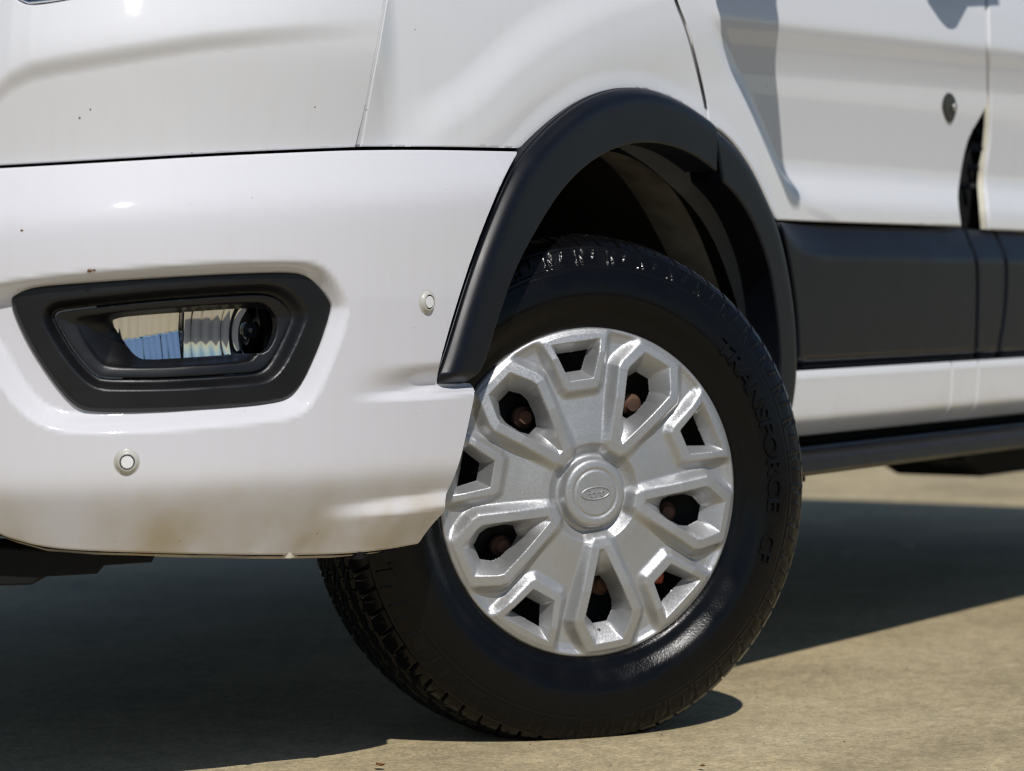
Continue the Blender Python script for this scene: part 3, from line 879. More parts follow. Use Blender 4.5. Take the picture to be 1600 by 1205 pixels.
# --- side cladding
fold_corner = at_line(resample(chaikin([(1226, 346), (1240, 372), (1256, 390), (1278, 398), (1300, 399), (1450, 402), (1600, 405), (1900, 411)], 2, False), 6, False), 0.0)
def h_clad(s, z):
    zf = np.interp(s, fold_corner[:, 0], fold_corner[:, 1])
    d = (zf - z)
    h = 0.0 - 0.62 * softplus(-d, 0.003)
    k = sstep((s - fold_corner[0, 0]) / 0.02)
    h = h * k + (1 - k) * (-0.004)
    return h - 0.009 - 0.026 * sstep((0.500 - z) / 0.012) - 0.03 * np.clip(0.66 - z, 0, 1)
ctop = [(1220, 346.5), (1300, 349.5), (1400, 352.5), (1506, 357.5)]
cb = lambda x: 577 - (x - 1250) * 20.0 / 350
c1 = [(1220.5, 347.5, 1), (1300, 349.5), (1400, 352.5), (1506, 357, 1), (1513, 378), (1525.5, 403), (1526, 480), (1523, cb(1523), 1), (1400, cb(1400)), (1249, 577, 1), (1250, 520), (1243, 450), (1231, 382)]
c2 = [(1510, 357.5, 1), (1552, 359.5, 1), (1560, 378), (1571, 405), (1571, 450), (1567, 500), (1556, cb(1556), 1), (1527, cb(1527), 1), (1530, 480), (1529.5, 403), (1517, 378)]
c3s = at(resample(chaikin([(1556, 360, 1), (1564, 378), (1575, 405), (1575, 450), (1571, 500), (1560, cb(1560), 1)], 2, False), 5, False), h_clad)
for cc in (c1, c2):
    panel('side_cladding', at(resample(chaikin(cc, 2), 5.0), h_clad), h_clad, M['plastic'], van, grid=0.008, edge=0.003, depth=0.03)
panel('side_cladding', np.vstack([c3s, [[s_of_x(-1.96), c3s[-1, 1]], [s_of_x(-1.96), c3s[0, 1]]]]), h_clad, M['plastic'], van, grid=0.010, edge=0.003, depth=0.03)

# --- sill: two white panels with a joint piece
zs_t, zs_b = 0.4845, 0.377
def h_sill(s, z):
    return -0.022 + 0.004 * sstep((zs_t - z) / 0.012) - 0.75 * softplus(0.405 - z, 0.003) - 0.05 * (zs_t - z)
sx = [float(v) for v in at([(1240, 620), (1487, 610), (1528, 605)], -0.02)[:, 0]]
for a, b in ((sx[0], sx[1] - 0.002), (sx[1] + 0.002, sx[2] - 0.002), (sx[2] + 0.002, s_of_x(-3.6))):
    panel('sill', np.array([[a, zs_b], [b, zs_b], [b, zs_t - 0.003], [a, zs_t - 0.003]]), h_sill, M['paint_clean'], van, grid=0.009, edge=0.003, depth=0.03)
# --- side step
def side_step():
    st = empty('side_step', van)
    pr = [(0.80, 0.350), (0.946, 0.359), (0.950, 0.350), (0.958, 0.349), (0.962, 0.356), (1.004, 0.350), (1.0125, 0.344), (1.0135, 0.330), (1.004, 0.321), (0.98, 0.318), (0.80, 0.316)]
    extrude_poly('step_board', pr, 0, -3.5, -0.50, M['plastic'], st, bevel=0.0012)
    for x in (-0.72, -1.45):
        extrude_poly('bracket', [(0.70, 0.300), (0.96, 0.306), (0.96, 0.3155), (0.70, 0.36)], 0, x - 0.03, x + 0.03, M['black'], st)
    return st
side_step()

extrude_poly('sill_gap_blocker', [(0.86, 0.353), (0.88, 0.356), (0.88, 0.46), (0.86, 0.46)], 0, -3.5, -0.56, M['black'], van)  # black plate added to block the lit ground showing under the sill

# --- door lock, handle, mirror
def pw(px, py, hf=-0.03):
    q = at([(px, py)], hf); hh = hf if not callable(hf) else hf(q[:, 0], q[:, 1])
    return surf(q[:, 0], q[:, 1], hh)[0]
lock = empty('door_lock', van)
lk = at(resample(chaikin([(1482, 143), (1490, 152), (1493, 168), (1490, 184), (1483, 194), (1476, 184), (1471, 168), (1474, 152)], 2), 3), h_door)
panel('lock_plate', lk, lambda s, z: h_door(s, z) + 0.004, simple('lock_plastic', (0.03, 0.028, 0.022), 0.4), lock, grid=0.004, edge=0.003, depth=0.008)
lc = pw(1486.5, 168, h_door)
def disc(name, c, nrm, r, th, mat, parent, seg=24, bev=0.001):
    bm = bmesh.new(); bmesh.ops.create_cone(bm, cap_ends=True, segments=seg, radius1=r, radius2=r, depth=th)
    bmesh.ops.bevel(bm, geom=[e for e in bm.edges if abs(e.verts[0].co.z - e.verts[1].co.z) < 1e-6], offset=bev, segments=2, affect='EDGES')
    rot = Vector(nrm).to_track_quat('Z', 'Y').to_matrix().to_4x4()
    bm.transform(Matrix.Translation(Vector(c)) @ rot)
    me = bpy.data.meshes.new(name); bm.to_mesh(me); bm.free(); me.materials.append(mat)
    for p in me.polygons: p.use_smooth = len(p.vertices) == 4
    o = bpy.data.objects.new(name, me); col.objects.link(o); o.parent = parent
    return o
for _c, _n, _r, _t in disc_specs:
    disc('bulb_collar', _c, _n, _r, _t, M['chrome'], fog)
disc('lock_barrel', lc + np.array([0, 0.006, 0]), (0, 1, 0), 0.007, 0.006, simple('lock_metal', (0.45, 0.44, 0.42), 0.35, metal=0.8), lock)

handle = empty('door_handle', van)
yb = 0.972; yo = 1.035
def unshadow(px, py, y):
    q = pw(px, py, -0.03); k = (y - q[1]) / KY
    return (q[0] + k * KX, q[2] + k)
hp = [unshadow(px, py, yo) for px, py in ((1458, -6), (1472, 28), (1481, 42), (1489, 45), (1497, 40), (1519, -6))]
ztop = max(p[1] for p in hp) + 0.05
hx = [p[0] for p in hp]
hp = hp + [(min(hx) - 0.16, ztop - 0.03), (min(hx) - 0.16, ztop), (max(hx) + 0.03, ztop)]
extrude_poly('grip', hp, 1, yo - 0.012, yo, M['plastic'], handle, bevel=0.003)
extrude_poly('mount', [(max(hx) - 0.01, ztop - 0.03), (max(hx) + 0.02, ztop - 0.03), (max(hx) + 0.02, ztop), (max(hx) - 0.01, ztop)], 1, 0.90, yo - 0.013, M['plastic'], handle, bevel=0.003)

mirror = empty('door_mirror', van)
XM = -0.30
def mir(px, py):
    q = pw(px, py, -0.03)
    y = q[1] + (XM - q[0]) * KY / KX
    return (y, q[2] + (y - q[1]) / KY)
mp_ = [mir(*p) for p in ((1124, -20), (1127, 10), (1135, 50), (1150, 95), (1165, 132), (1183, 178), (1200, 222), (1218, 266), (1236, 312), (1243, 324), (1246, 306),
                         (1239, 250), (1233, 210), (1227, 165), (1220, 120), (1214, 75), (1211, 30), (1210, 0))]
mp_ = mp_ + [(mp_[-1][0] + 0.02, 1.74), (mp_[-1][0] - 0.05, 1.80), (mp_[0][0] + 0.06, 1.78), (mp_[0][0] + 0.03, 1.5)]
extrude_poly('mirror_housing', mp_, 0, XM - 0.012, XM + 0.012, M['plastic'], mirror)
extrude_poly('mirror_arm', [(0.90, 1.34), (mp_[0][0] + 0.04, 1.36), (mp_[0][0] + 0.04, 1.44), (0.90, 1.46)], 0, XM - 0.03, XM + 0.03, M['plastic'], mirror)

# --- hidden structure behind the skin, arch liner, underbody, upper body
def shell():
    arch = resample(chaikin([(690, 640)] + [(x + 3, y + 4) for x, y in FLARE_OUT] + [(x - 6, y + 4) for x, y in FLARE2_OUT] + [(1215, 900, 1), (640, 900, 1)], 1), 10)
    arch = at(arch, -0.04)
    A = at([(-380, -240), (-380, 770), (1248, 690)], -0.05)
    s0 = A[0, 0]; s1 = s_of_x(-1.96)
    cutz = 0.39
    i_in = arch
    sa, sb = arch[:, 0].min(), arch[:, 0].max()
    fogc = poly_sz([(-10, 440), (490, 425), (525, 480), (470, 640), (110, 650), (10, 520)], -0.05)
    fc = fogc.mean(0); fogc = fc + (fogc - fc) * 0.92
    def hsh(s, z): return np.full(np.shape(s), -0.085) - 0.20 * np.clip(0.45 - z, 0, 1) - 0.45 * np.clip(z - 0.80, 0, 1) * (s < s_950) - 0.02 * sstep((z - 0.74) / 0.03) * (1 - sstep((s - s_seam) / 0.3))
    # upper part above the arch, then front lower and rear lower
    top = arch[:, 1].max()
    panel('inner_body', np.array([[s0, top + 0.02], [s1, top + 0.02], [s1, 1.24], [s0, 1.0]]), hsh, M['black'], van, grid=0.03, edge=0, depth=0)
    # around the arch
    up = [p for p in arch if p[1] > 0.45]
    up = np.array(sorted(up, key=lambda p: p[0]))
    k = up[:, 1].argmax()
    left = np.vstack([[s0, top + 0.02], [s0, cutz], [arch[(arch[:, 0] < up[k, 0]) & (arch[:, 1] > cutz)][:, 0].min(), cutz], up[:k + 1], [up[k, 0], top + 0.02]])
    panel('inner_body', left, hsh, M['black'], van, holes=[fogc], grid=0.03, edge=0, depth=0)
    right = np.vstack([[up[k, 0], top + 0.02], up[k:], [up[-1, 0], cutz], [s1, cutz], [s1, top + 0.02]])
    panel('inner_body', right, hsh, M['black'], van, grid=0.03, edge=0, depth=0)
shell()

AX, AZ = -0.085, 0.335
def liner():
    na, nb = 72, 14
    a = np.linspace(math.radians(8), math.radians(196), na)
    y = np.linspace(0.965, 0.50, nb)
    v = []
    for j, yy in enumerate(y):
        for i, aa in enumerate(a):
            rx, rz = 0.515, 0.485
            r = 1.0 + (0.012 if j in (3, 4, 9, 10) else 0.0) + 0.006 * math.sin(aa * 9 + j) - (0.05 if j == 0 else 0)
            v.append((AX + rx * r * math.cos(aa), yy, AZ + 0.0 + rz * r * math.sin(aa)))
    f = [(j * na + i, j * na + i + 1, (j + 1) * na + i + 1, (j + 1) * na + i) for j in range(nb - 1) for i in range(na - 1)]
    row = lambda a, b: f[a * (na - 1):b * (na - 1)]
    o = obj_from('arch_liner', v, row(1, 3), M['liner'], van)
    obj_from('shaded_liner', v, row(0, 1) + row(3, nb - 1), M['black'], van)  # rest of the same liner, its shade put in as black
    # inner wall
    nseg = na
    ring = v[(nb - 1) * na:]
    w_ = [(AX, 0.50, AZ)] + ring
    obj_from('inner_wing', w_, [(0, i + 1, i + 2) for i in range(na - 1)], M['black'], van, False)
    return o
liner()
extrude_poly('coil_strut', [(-0.03 + 0.05 * math.cos(t), 0.62 + 0.05 * math.sin(t)) for t in np.linspace(0, 2 * math.pi, 16, False)], 2, 0.35, 0.82, M['black'], van)
# underbody tray and the parts hanging under the nose
extrude_poly('undertray', [(0.90, -0.62), (0.90, 0.42), (0.72, 0.70), (0.50, 0.74), (-3.6, 0.74), (-3.6, -0.80), (0.5, -0.80), (0.72, -0.75)], 2, 0.345, 0.42, M['black'], van)
extrude_poly('fuel_tank', [(-2.2, 0.262), (-2.32, 0.238), (-2.45, 0.232), (-2.55, 0.202), (-2.85, 0.200), (-2.90, 0.215), (-3.0, 0.24), (-3.0, 0.36), (-2.2, 0.36)], 1, 0.35, 0.55, M['black'], van, bevel=0.006)
dam = at(resample([(-380, 840), (120, 862), (245, 866), (251, 871), (238, 879), (163, 884), (152, 897), (62, 902), (50, 914), (-380, 926)], 8), -0.075)
panel('air_dam', dam, lambda s, z: np.full(np.shape(s), -0.075), M['black'], van, grid=0.02, edge=0.003, depth=0.12)
extrude_poly('cab_shell', [(-0.30, 1.20), (-0.88, 2.02), (-1.15, 2.28), (-1.95, 2.34), (-1.95, 0.42), (-0.76, 0.42), (-0.76, 0.88), (-0.30, 0.88)],
             1, -0.91, 0.905, M['paint_clean'], van, bevel=0.02)
_k = np.arange(0, len(SS), 40); _k = _k[(SS[_k] < s_of_x(-0.31)) & (CY[_k] > -0.9)]
extrude_poly('bonnet', [(CX[i] - NX[i] * 0.115, CY[i] - NY[i] * 0.115) for i in _k] + [(-0.31, -0.86)], 2, 0.82, 1.00, M['paint_clean'], van)
_k2 = _k[CX[_k] > 0.47]
extrude_poly('sun_leak_plate', [(CX[i] - NX[i] * 0.075, CY[i] - NY[i] * 0.075) for i in _k2] + [(0.47, -0.75)], 2, 0.365, 0.395, M['black'], van)  # unseen plate added to stop sun leaking down through the nose
extrude_poly('load_tray', [(-2.0, 0.48), (-3.80, 0.48), (-3.80, 1.12), (-2.0, 1.12)], 1, -0.92, 0.90, M['paint_clean'], van, bevel=0.02)
# clips under the bumper
for i, (px, py) in enumerate(((441, 871), (551, 870))):
    q = pw(px, py, h_bumper_plain)
    extrude_poly('clip', [(q[0] - 0.030, q[1] - 0.010), (q[0] - 0.005, q[1] - 0.004), (q[0] - 0.006, q[1] + 0.007), (q[0] - 0.030, q[1] + 0.003)], 2, q[2] - 0.002 - 0.002 * (i % 2), q[2] + 0.006,
                 M['cream'] if i == 0 else M['black'], van, bevel=0.001)

# --- parking sensors
def park_sensor(px, py, r, squash=1.0):
    t = empty('parking_sensor', van)
    q = at([(px, py)], h_bumper_plain)[0]
    def ring_pts(rad): return np.array([[q[0] + rad * math.cos(a), q[1] + rad * math.sin(a)] for a in np.linspace(0, 2 * math.pi, 48, False)])
    def hr(s, z):
        d = np.hypot(s - q[0], z - q[1]) / r
        return h_bumper_plain(s, z) + 0.0005 + 0.0045 * (1 - sstep((d - 0.62) / 0.38))
    panel('sensor_ring', ring_pts(r), hr, M['sensor'], t, holes=[ring_pts(r * 0.58)], grid=0.002, edge=0.0004, depth=0.004)
    panel('sensor_gap', ring_pts(r * 0.60), lambda s, z: h_bumper_plain(s, z) + 0.001, M['black'], t, grid=0.003, edge=0, depth=0)
    panel('sensor_face', ring_pts(r * 0.47), lambda s, z: h_bumper_plain(s, z) + 0.0052, M['sensor_face'], t, grid=0.002, edge=0.0006, depth=0.006)
park_sensor(198, 722, 0.0155)
park_sensor(667, 472, 0.0155)

# dried mud on the paint
for px, py, r in ((140, 423, 0.0036), (147, 422, 0.0022), (34, 360, 0.002), (124, 184, 0.0016), (141, 171, 0.0013)):
    hf_ = h_bumper if py > 300 else h_front
    q = pw(px, py, hf_)
    ball('mud_spot', q, r, simple('dried_mud', (0.16, 0.085, 0.03), 0.9, var=0.4, vscale=300), van, 0.7, 1.0, 0.55, seg=10)

# ------------------------------------------------------------------ the wheel, in its own frame: u = rearward, w = up, n = outward
STEER = math.radians(29.5)
# camera-facing normal turned to the right of the viewing ray by 28.5 degrees
ray = (HUB - CAM); ray_a = math.atan2(-ray[1], -ray[0])
na_ = ray_a + math.radians(27.0)
wn = np.array([math.cos(na_), math.sin(na_), 0.0])
wu = np.array([-wn[1], wn[0], 0.0])                 # points rearward / to the right in the picture
ww = np.array([0, 0, 1.0])
wheel = empty('wheel', van, tuple(HUB))
def wl(u, w_, n):
    u = np.asarray(u, float)[..., None]; w_ = np.asarray(w_, float)[..., None]; n = np.asarray(n, float)[..., None]
    return u * wu + w_ * ww + n * wn                # relative to the hub, the wheel empty carries the position

def make_cover():
    Rc = R_COVER
    nr, nth = 210, 200                              # one fifth of the disc, then repeated
    big0 = math.radians(-83.0)
    def sym(pts):
        return np.array(pts + [(a, -b) for a, b in pts[::-1]])
    BO = sym([(0.285, 0.035), (0.33, 0.062), (0.755, 0.222), (0.80, 0.214), (0.962, 0.140)])
    BI = sym([(0.345, 0.018), (0.755, 0.166), (0.79, 0.160), (0.925, 0.098)])
    BH = sym([(0.525, 0.036), (0.58, 0.070), (0.685, 0.100), (0.745, 0.095), (0.81, 0.050)])
    SO = sym([(0.645, 0.092), (0.67, 0.112), (0.985, 0.226)])
    SI = sym([(0.695, 0.082), (0.93, 0.172)])
    SH = sym([(0.745, 0.055), (0.865, 0.112)])
    rho = np.concatenate([np.linspace(0, 0.3, 46)[1:], np.linspace(0.3, 1.0, nr)[1:]])
    phi = np.linspace(-math.pi / 5, math.pi / 5, nth + 1)
    RH, PH = np.meshgrid(rho, phi, indexing='ij')
    X = RH * np.cos(PH); Y = RH * np.sin(PH)
    def small_xy(X, Y):
        a = math.pi / 5
        sg = np.where(Y >= 0, 1.0, -1.0)
        return X * math.cos(a) + sg * Y * math.sin(a), -X * math.sin(a) * 1.0 + sg * Y * math.cos(a)
    base_t = np.array([(0, .066), (.135, .066), (.140, .058), (.148, .058), (.153, .066), (.190, .062), (.208, .052), (.216, .004), (.240, -.006), (.266, .010), (.305, .046), (.36, .042), (.5, .022), (.7, .000), (.85, -.018), (.93, -.022), (.965, -.014), (.99, 0.0), (1.0, -.004)])
    rr = np.arange(0, 1.0005, 0.001); bt = np.interp(rr, base_t[:, 0], base_t[:, 1])
    kk = np.exp(-0.5 * (np.arange(-12, 13) / 3.2) ** 2); kk /= kk.sum()
    bt = np.convolve(np.concatenate([np.full(12, bt[0]), bt, np.full(12, bt[-1])]), kk, 'valid')
    frame_t = np.array([(0.2, .054), (.33, .072), (.6, .078), (.78, .064), (.97, .018), (1.0, .004)])
    def height(X, Y):
        r = np.hypot(X, Y)
        h = np.interp(r, rr, bt)
        top = np.interp(r, frame_t[:, 0], frame_t[:, 1])
        xs, ys = small_xy(X, Y)
        for (O, I, H, x, y, tp, dep) in ((BO, BI, BH, X, Y, top, -0.075), (SO, SI, SH, xs, ys, np.minimum(top, 0.045) , -0.060)):
            do = sdf(O, x, y); di = sdf(I, x, y); dh = sdf(H, x, y)
            k = sstep((do + 0.042) / 0.042 * 0.5 + 0.0) if False else sstep((do + 0.066) / 0.066)
            h = h * (1 - k) + np.maximum(tp, h) * k
            t = np.maximum(di, 0) / np.maximum(np.maximum(di, 0) + np.maximum(-dh, 0), 1e-6)
            ramp = np.where(di > 0, np.clip(t, 0, 1), 0)
            h = h * (1 - ramp) + dep * ramp
        return h
    def hole(X, Y):
        xs, ys = small_xy(X, Y)
        return np.maximum(sdf(BH, X, Y), sdf(SH, xs, ys))
    # snap vertices on to the hole outlines so that they cut cleanly
    cell = 0.7 / nr
    for _ in range(3):
        d = hole(X, Y); e = 0.001
        gx = (hole(X + e, Y) - hole(X - e, Y)) / (2 * e); gy = (hole(X, Y + e) - hole(X, Y - e)) / (2 * e)
        m_ = np.abs(d) < cell * 0.55
        m_[:, 0] = False; m_[:, -1] = False
        X = np.where(m_, X - d * gx, X); Y = np.where(m_, Y - d * gy, Y)
    Z = height(X, Y)
    D = hole(X, Y)
    nR, nP = X.shape
    verts = []; faces = []
    allX, allY = [], []
    for k in range(5):
        a = big0 + k * 2 * math.pi / 5
        c, s = math.cos(a), math.sin(a)
        allX.append((X * c - Y * s)[:, :-1]); allY.append((X * s + Y * c)[:, :-1])
    AXX = np.concatenate(allX, 1); AYY = np.concatenate(allY, 1); AZZ = np.concatenate([Z[:, :-1]] * 5, 1); AD = np.concatenate([D[:, :-1]] * 5, 1)
    W = AXX.shape[1]
    pos = wl(AXX * Rc, AYY * Rc, AZZ * Rc).reshape(-1, 3)
    idx = np.arange(nR * W).reshape(nR, W)
    j1 = np.roll(idx, -1, 1)
    q = np.stack([idx[:-1], idx[1:], j1[1:], j1[:-1]], -1).reshape(-1, 4)
    cd_ = AD.reshape(-1)[q]
    keep = ~((cd_ > -1e-4).all(1) & (cd_.max(1) > 1e-3)) & ~((cd_ >= -2e-4).all(1))
    q = q[keep]
    n0 = len(pos)
    ctr = wl(np.array([0.0]), np.array([0.0]), np.array([Z[0, 0] * Rc]))
    pos = np.vstack([pos, ctr])
    fs = [tuple(x) for x in q] + [(n0, idx[0, i], j1[0, i]) for i in range(W)]
    # rolled outer edge and return flange
    ang = np.arctan2(AYY[-1], AXX[-1])
    for r_, dz in ((1.008, -0.012), (1.010, -0.03), (0.995, -0.07)):
        b0 = len(pos)
        pos = np.vstack([pos, wl(np.cos(ang) * Rc * r_, np.sin(ang) * Rc * r_, np.full(W, dz * Rc))])
        prev = idx[-1] if r_ == 1.008 else np.arange(b0 - W, b0)
        cur = np.arange(b0, b0 + W)
        fs += [(prev[i], cur[i], cur[(i + 1) % W], prev[(i + 1) % W]) for i in range(W)]
    o = obj_from('wheel_cover', pos, fs, M['cover'], wheel)
    return o
cover = make_cover()

def font_mesh(txt, size=1.0, shear=0.0, bold=0.0):
    cu_ = bpy.data.curves.new('t', 'FONT'); cu_.body = txt; cu_.size = size; cu_.shear = shear
    cu_.align_x = 'LEFT'; cu_.fill_mode = 'FRONT'; cu_.resolution_u = 4; cu_.offset = bold
    ob = bpy.data.objects.new('t', cu_); col.objects.link(ob)
    dg = bpy.context.evaluated_depsgraph_get(); dg.update()
    me = bpy.data.meshes.new_from_object(ob.evaluated_get(dg))
    bpy.data.objects.remove(ob)
    v = np.array([x.co[:] for x in me.vertices]); f = [list(p.vertices) for p in me.polygons]
    bpy.data.meshes.remove(me)
    return v, f

def raise_text(v, f, mapf, h0, h1):
    """solid letters: face at height h1, walls down to h0, mapped by mapf(x, y, h)"""
    n = len(v)
    top = mapf(v[:, 0], v[:, 1], h1); bot = mapf(v[:, 0], v[:, 1], h0)
    cnt = {}
    for p in f:
        for a, b in zip(p, p[1:] + p[:1]):
            k = (min(a, b), max(a, b)); cnt.setdefault(k, []).append((a, b))
    faces = [tuple(p) for p in f]
    for k, l in cnt.items():
        if len(l) == 1:
            a, b = l[0]; faces.append((a, a + n, b + n, b))
    return np.vstack([top, bot]), faces

def emblem():
    z0 = 0.066 * R_COVER
    em = empty('emblem', wheel)
    # raised oval ring
    n = 64; a = np.linspace(0, 2 * math.pi, n, False)
    tilt = math.radians(5)
    def oval(k, h):
        x = 0.0215 * k * np.cos(a); y = 0.0085 * k * np.sin(a) * (1 if k > 0.95 else 0.96)
        xx = x * math.cos(tilt) - y * math.sin(tilt); yy = x * math.sin(tilt) + y * math.cos(tilt)
        return wl(xx, yy, np.full(n, z0 + h))
    rings = [oval(1.06, -0.0004), oval(1.03, 0.0012), oval(0.93, 0.0012), oval(0.90, -0.0002)]
    v = np.vstack(rings); f = [(k * n + i, (k + 1) * n + i, (k + 1) * n + (i + 1) % n, k * n + (i + 1) % n) for k in range(3) for i in range(n)]
    obj_from('emblem', v, f, M['cover'], wheel)
    v, f = font_mesh('Ford', 0.0150, 0.35)
    c = (v.max(0) + v.min(0)) / 2
    v[:, 0] -= c[0]; v[:, 1] -= c[1]
    v[:, 0] *= 1.02
    def mf(x, y, h):
        return wl(x * math.cos(tilt) - y * math.sin(tilt), x * math.sin(tilt) + y * math.cos(tilt), np.full(len(x), z0 + h))
    vv, ff = raise_text(v, f, mf, -0.0003, 0.0012)
    obj_from('emblem_lettering', vv, ff, M['cover'], wheel, False)
    bpy.data.objects.remove(em)
emblem()

R_T = 0.3425
def fr_(r): return np.where(r > 0.2285, r + 0.0100 * (r - 0.2285) / 0.114, r)     # drawn profile -> the tyre's real size
def fn_(n): return np.where(n < 0, n * 1.10, n)
def make_tyre():
    prof_pts = np.array([(-0.020, 0.208), (-0.008, 0.216), (-0.002, 0.2245), (0.002, 0.2285), (0.0035, 0.234), (0.0045, 0.240), (0.010, 0.247), (0.016, 0.256), (0.0185, 0.266), (0.0175, 0.278),
                         (0.0145, 0.290), (0.0105, 0.300), (0.0085, 0.304), (0.0078, 0.306), (0.004, 0.314), (-0.001, 0.3215), (-0.007, 0.3275), (-0.013, 0.3325), (-0.019, 0.3360), (-0.028, 0.3385), (-0.050, 0.3412),
                         (-0.085, 0.3425), (-0.120, 0.3412), (-0.142, 0.3385), (-0.151, 0.336), (-0.160, 0.331), (-0.170, 0.318), (-0.180, 0.300), (-0.188, 0.27), (-0.180, 0.24), (-0.150, 0.21)])
    seg = np.concatenate([[0], np.cumsum(np.hypot(*np.diff(prof_pts, axis=0).T))])
    # smooth dense profile
    q = np.arange(0, seg[-1], 0.0005)
    pn = np.interp(q, seg, prof_pts[:, 0]); pr = np.interp(q, seg, prof_pts[:, 1])
    k = np.exp(-0.5 * (np.arange(-14, 15) / 5.0) ** 2); k /= k.sum()
    sm = lambda a: np.convolve(np.concatenate([2 * a[0] - a[14:0:-1], a, 2 * a[-1] - a[-2:-16:-1]]), k, 'valid')
    pn, pr = sm(pn), sm(pr)
    tn, tr = np.gradient(pn), np.gradient(pr); L_ = np.hypot(tn, tr)
    on, orr = tr / L_, -tn / L_                     # outward normal of the profile
    NT = 1260
    step_q = np.concatenate([np.arange(0, len(q) * 0.16, 6), np.arange(len(q) * 0.16, len(q) * 0.78, 2.6), np.arange(len(q) * 0.78, len(q), 8)]).astype(int)
    step_q = np.unique(step_q)
    n_, r_, on_, or_ = pn[step_q], pr[step_q], on[step_q], orr[step_q]
    A = np.linspace(0, 2 * math.pi, NT, False)
    NN = np.repeat(n_[:, None], NT, 1); RR = np.repeat(r_[:, None], NT, 1); AA = np.repeat(A[None], len(n_), 0)
    d = np.zeros_like(NN)
    outer = NN > -0.085
    tw = NN + 0.085                                 # across the tread
    tread = (RR > 0.3335)
    # four circumferential grooves
    for g in (-0.046, -0.016, 0.016, 0.046):
        wob = 0.0022 * np.sign(np.sin(AA * 70))
        d -= tread * 0.0075 * (1 - sstep((np.abs(tw - g - wob) - 0.0022) / 0.0022))
    # cross slots of the shoulder and of the ribs
    P_ = 2 * math.pi / 70
    ph = (AA + 0.12 * tw / 0.1) / P_
    fr = np.abs(ph - np.round(ph)) * P_ * R_T
    ph2 = (AA + 0.35 * tw / 0.1) / P_ + 0.5
    fr2 = np.abs(ph2 - np.round(ph2)) * P_ * R_T
    sh = (RR > 0.3265) & (np.abs(tw) > 0.049)
    d -= sh * 0.0070 * (1 - sstep((fr - 0.0009) / 0.0014))
    mid = tread & (np.abs(tw) <= 0.049)
    d -= mid * 0.004 * (1 - sstep((fr2 - 0.0008) / 0.0014))
    # fine sipes in the shoulder blocks
    ph3 = (AA) / P_ * 1.0 + 0.5
    fr3 = np.abs(ph3 - np.round(ph3)) * P_ * R_T
    d -= (RR > 0.331) * (np.abs(tw) > 0.055) * 0.0022 * (1 - sstep((fr3 - 0.0005) / 0.0011))
    # sidewall: ridge line under the shoulder, raised bars of the shoulder band, rim protector groove
    d += 0.0011 * (1 - sstep(np.abs(RR - 0.3245) / 0.0016)) * outer
    d += 0.0013 * (1 - sstep(np.abs(RR - 0.3000) / 0.0018)) * outer
    band = outer * sstep((RR - 0.3015) / 0.0015) * sstep((0.3225 - RR) / 0.0015)
    PB = 2 * math.pi / 42
    rel = (RR - 0.312) / 0.021                      # -0.5 .. 0.5
    v = AA / PB
    def bar(o_, slope, wd):
        t = v + o_ + slope * rel
        return 1 - sstep((np.abs(t - np.round(t)) * PB * 0.312 - wd) / 0.0012)
    d += band * 0.0016 * np.maximum.reduce([bar(0.0, 0.04, 0.0008), bar(0.14, -0.04, 0.0006) * (rel < 0.15), bar(0.52, 0.16, 0.0008) * (rel > -0.2)])
    plate = np.maximum(bar(0.07, 0.1, 0.0045), 0) * (rel > -0.25)
    d -= band * 0.0010 * plate
    d += 0.0006 * (1 - sstep(np.abs(RR - 0.2415) / 0.0012)) * outer
    for r0 in (0.2480, 0.2535, 0.2585, 0.2945):
        d += 0.0007 * (1 - sstep(np.abs(RR - r0) / 0.0011)) * outer
    NN = NN + on_[:, None] * d * 1.0; RR = RR + or_[:, None] * d
    RR = fr_(RR); NN = fn_(NN)
    pos = wl(RR * np.cos(AA), RR * np.sin(AA), NN).reshape(-1, 3)
    # flat where it stands on the concrete, bulged just above
    zw = pos[:, 2] + HUB[2]
    flat = np.maximum(0.001 - zw, 0)
    pos[:, 2] += flat
    low = np.clip((0.085 - (pos[:, 2] + HUB[2])) / 0.085, 0, 1) ** 1.3
    nn = (pos @ wn) + 0.085
    bul = 0.012 * low * (nn / 0.107)
    pos += bul[:, None] * wn[None]
    K = len(n_)
    idx = np.arange(K * NT).reshape(K, NT)
    j1 = np.roll(idx, -1, 1)
    q = np.stack([idx[:-1], idx[1:], j1[1:], j1[:-1]], -1).reshape(-1, 4)
    obj_from('tyre', pos, q, M['tyre'], wheel)
    return fn_(pn), fr_(pr), on, orr
tp = make_tyre()

def sidewall_text(txt, a0, a1, r0, hgt, rise, name):
    v, f = font_mesh(txt, 1.0, 0.0, 0.022)
    w0, w1 = v[:, 0].min(), v[:, 0].max(); y0, y1 = v[:, 1].min(), v[:, 1].max()
    v[:, 0] = (v[:, 0] - w0) / (w1 - w0); v[:, 1] = (v[:, 1] - y0) / (y1 - y0)
    # fine enough to bend: letters are short, so the flat facets do not show
    half = len(tp[0]) // 2
    pn, pr, on, orr = [a[:half] for a in tp]
    o = np.argsort(pr)
    def mf(x, y, h):
        a = np.radians(a0 + (a1 - a0) * x); r = r0 + hgt * y
        n = np.interp(r, pr[o], pn[o])
        return wl(r * np.cos(a), r * np.sin(a), n + h)
    vv, ff = raise_text(v, f, mf, -0.0010, rise)
    return obj_from(name, vv, ff, M['tyre'], wheel, False)
sidewall_text('TRANSFORCE', 47.0, -7.0, 0.266, 0.0235, 0.0030, 'tyre_lettering')
sidewall_text('CF', -13.5, -21.5, 0.266, 0.0235, 0.0030, 'tyre_lettering')
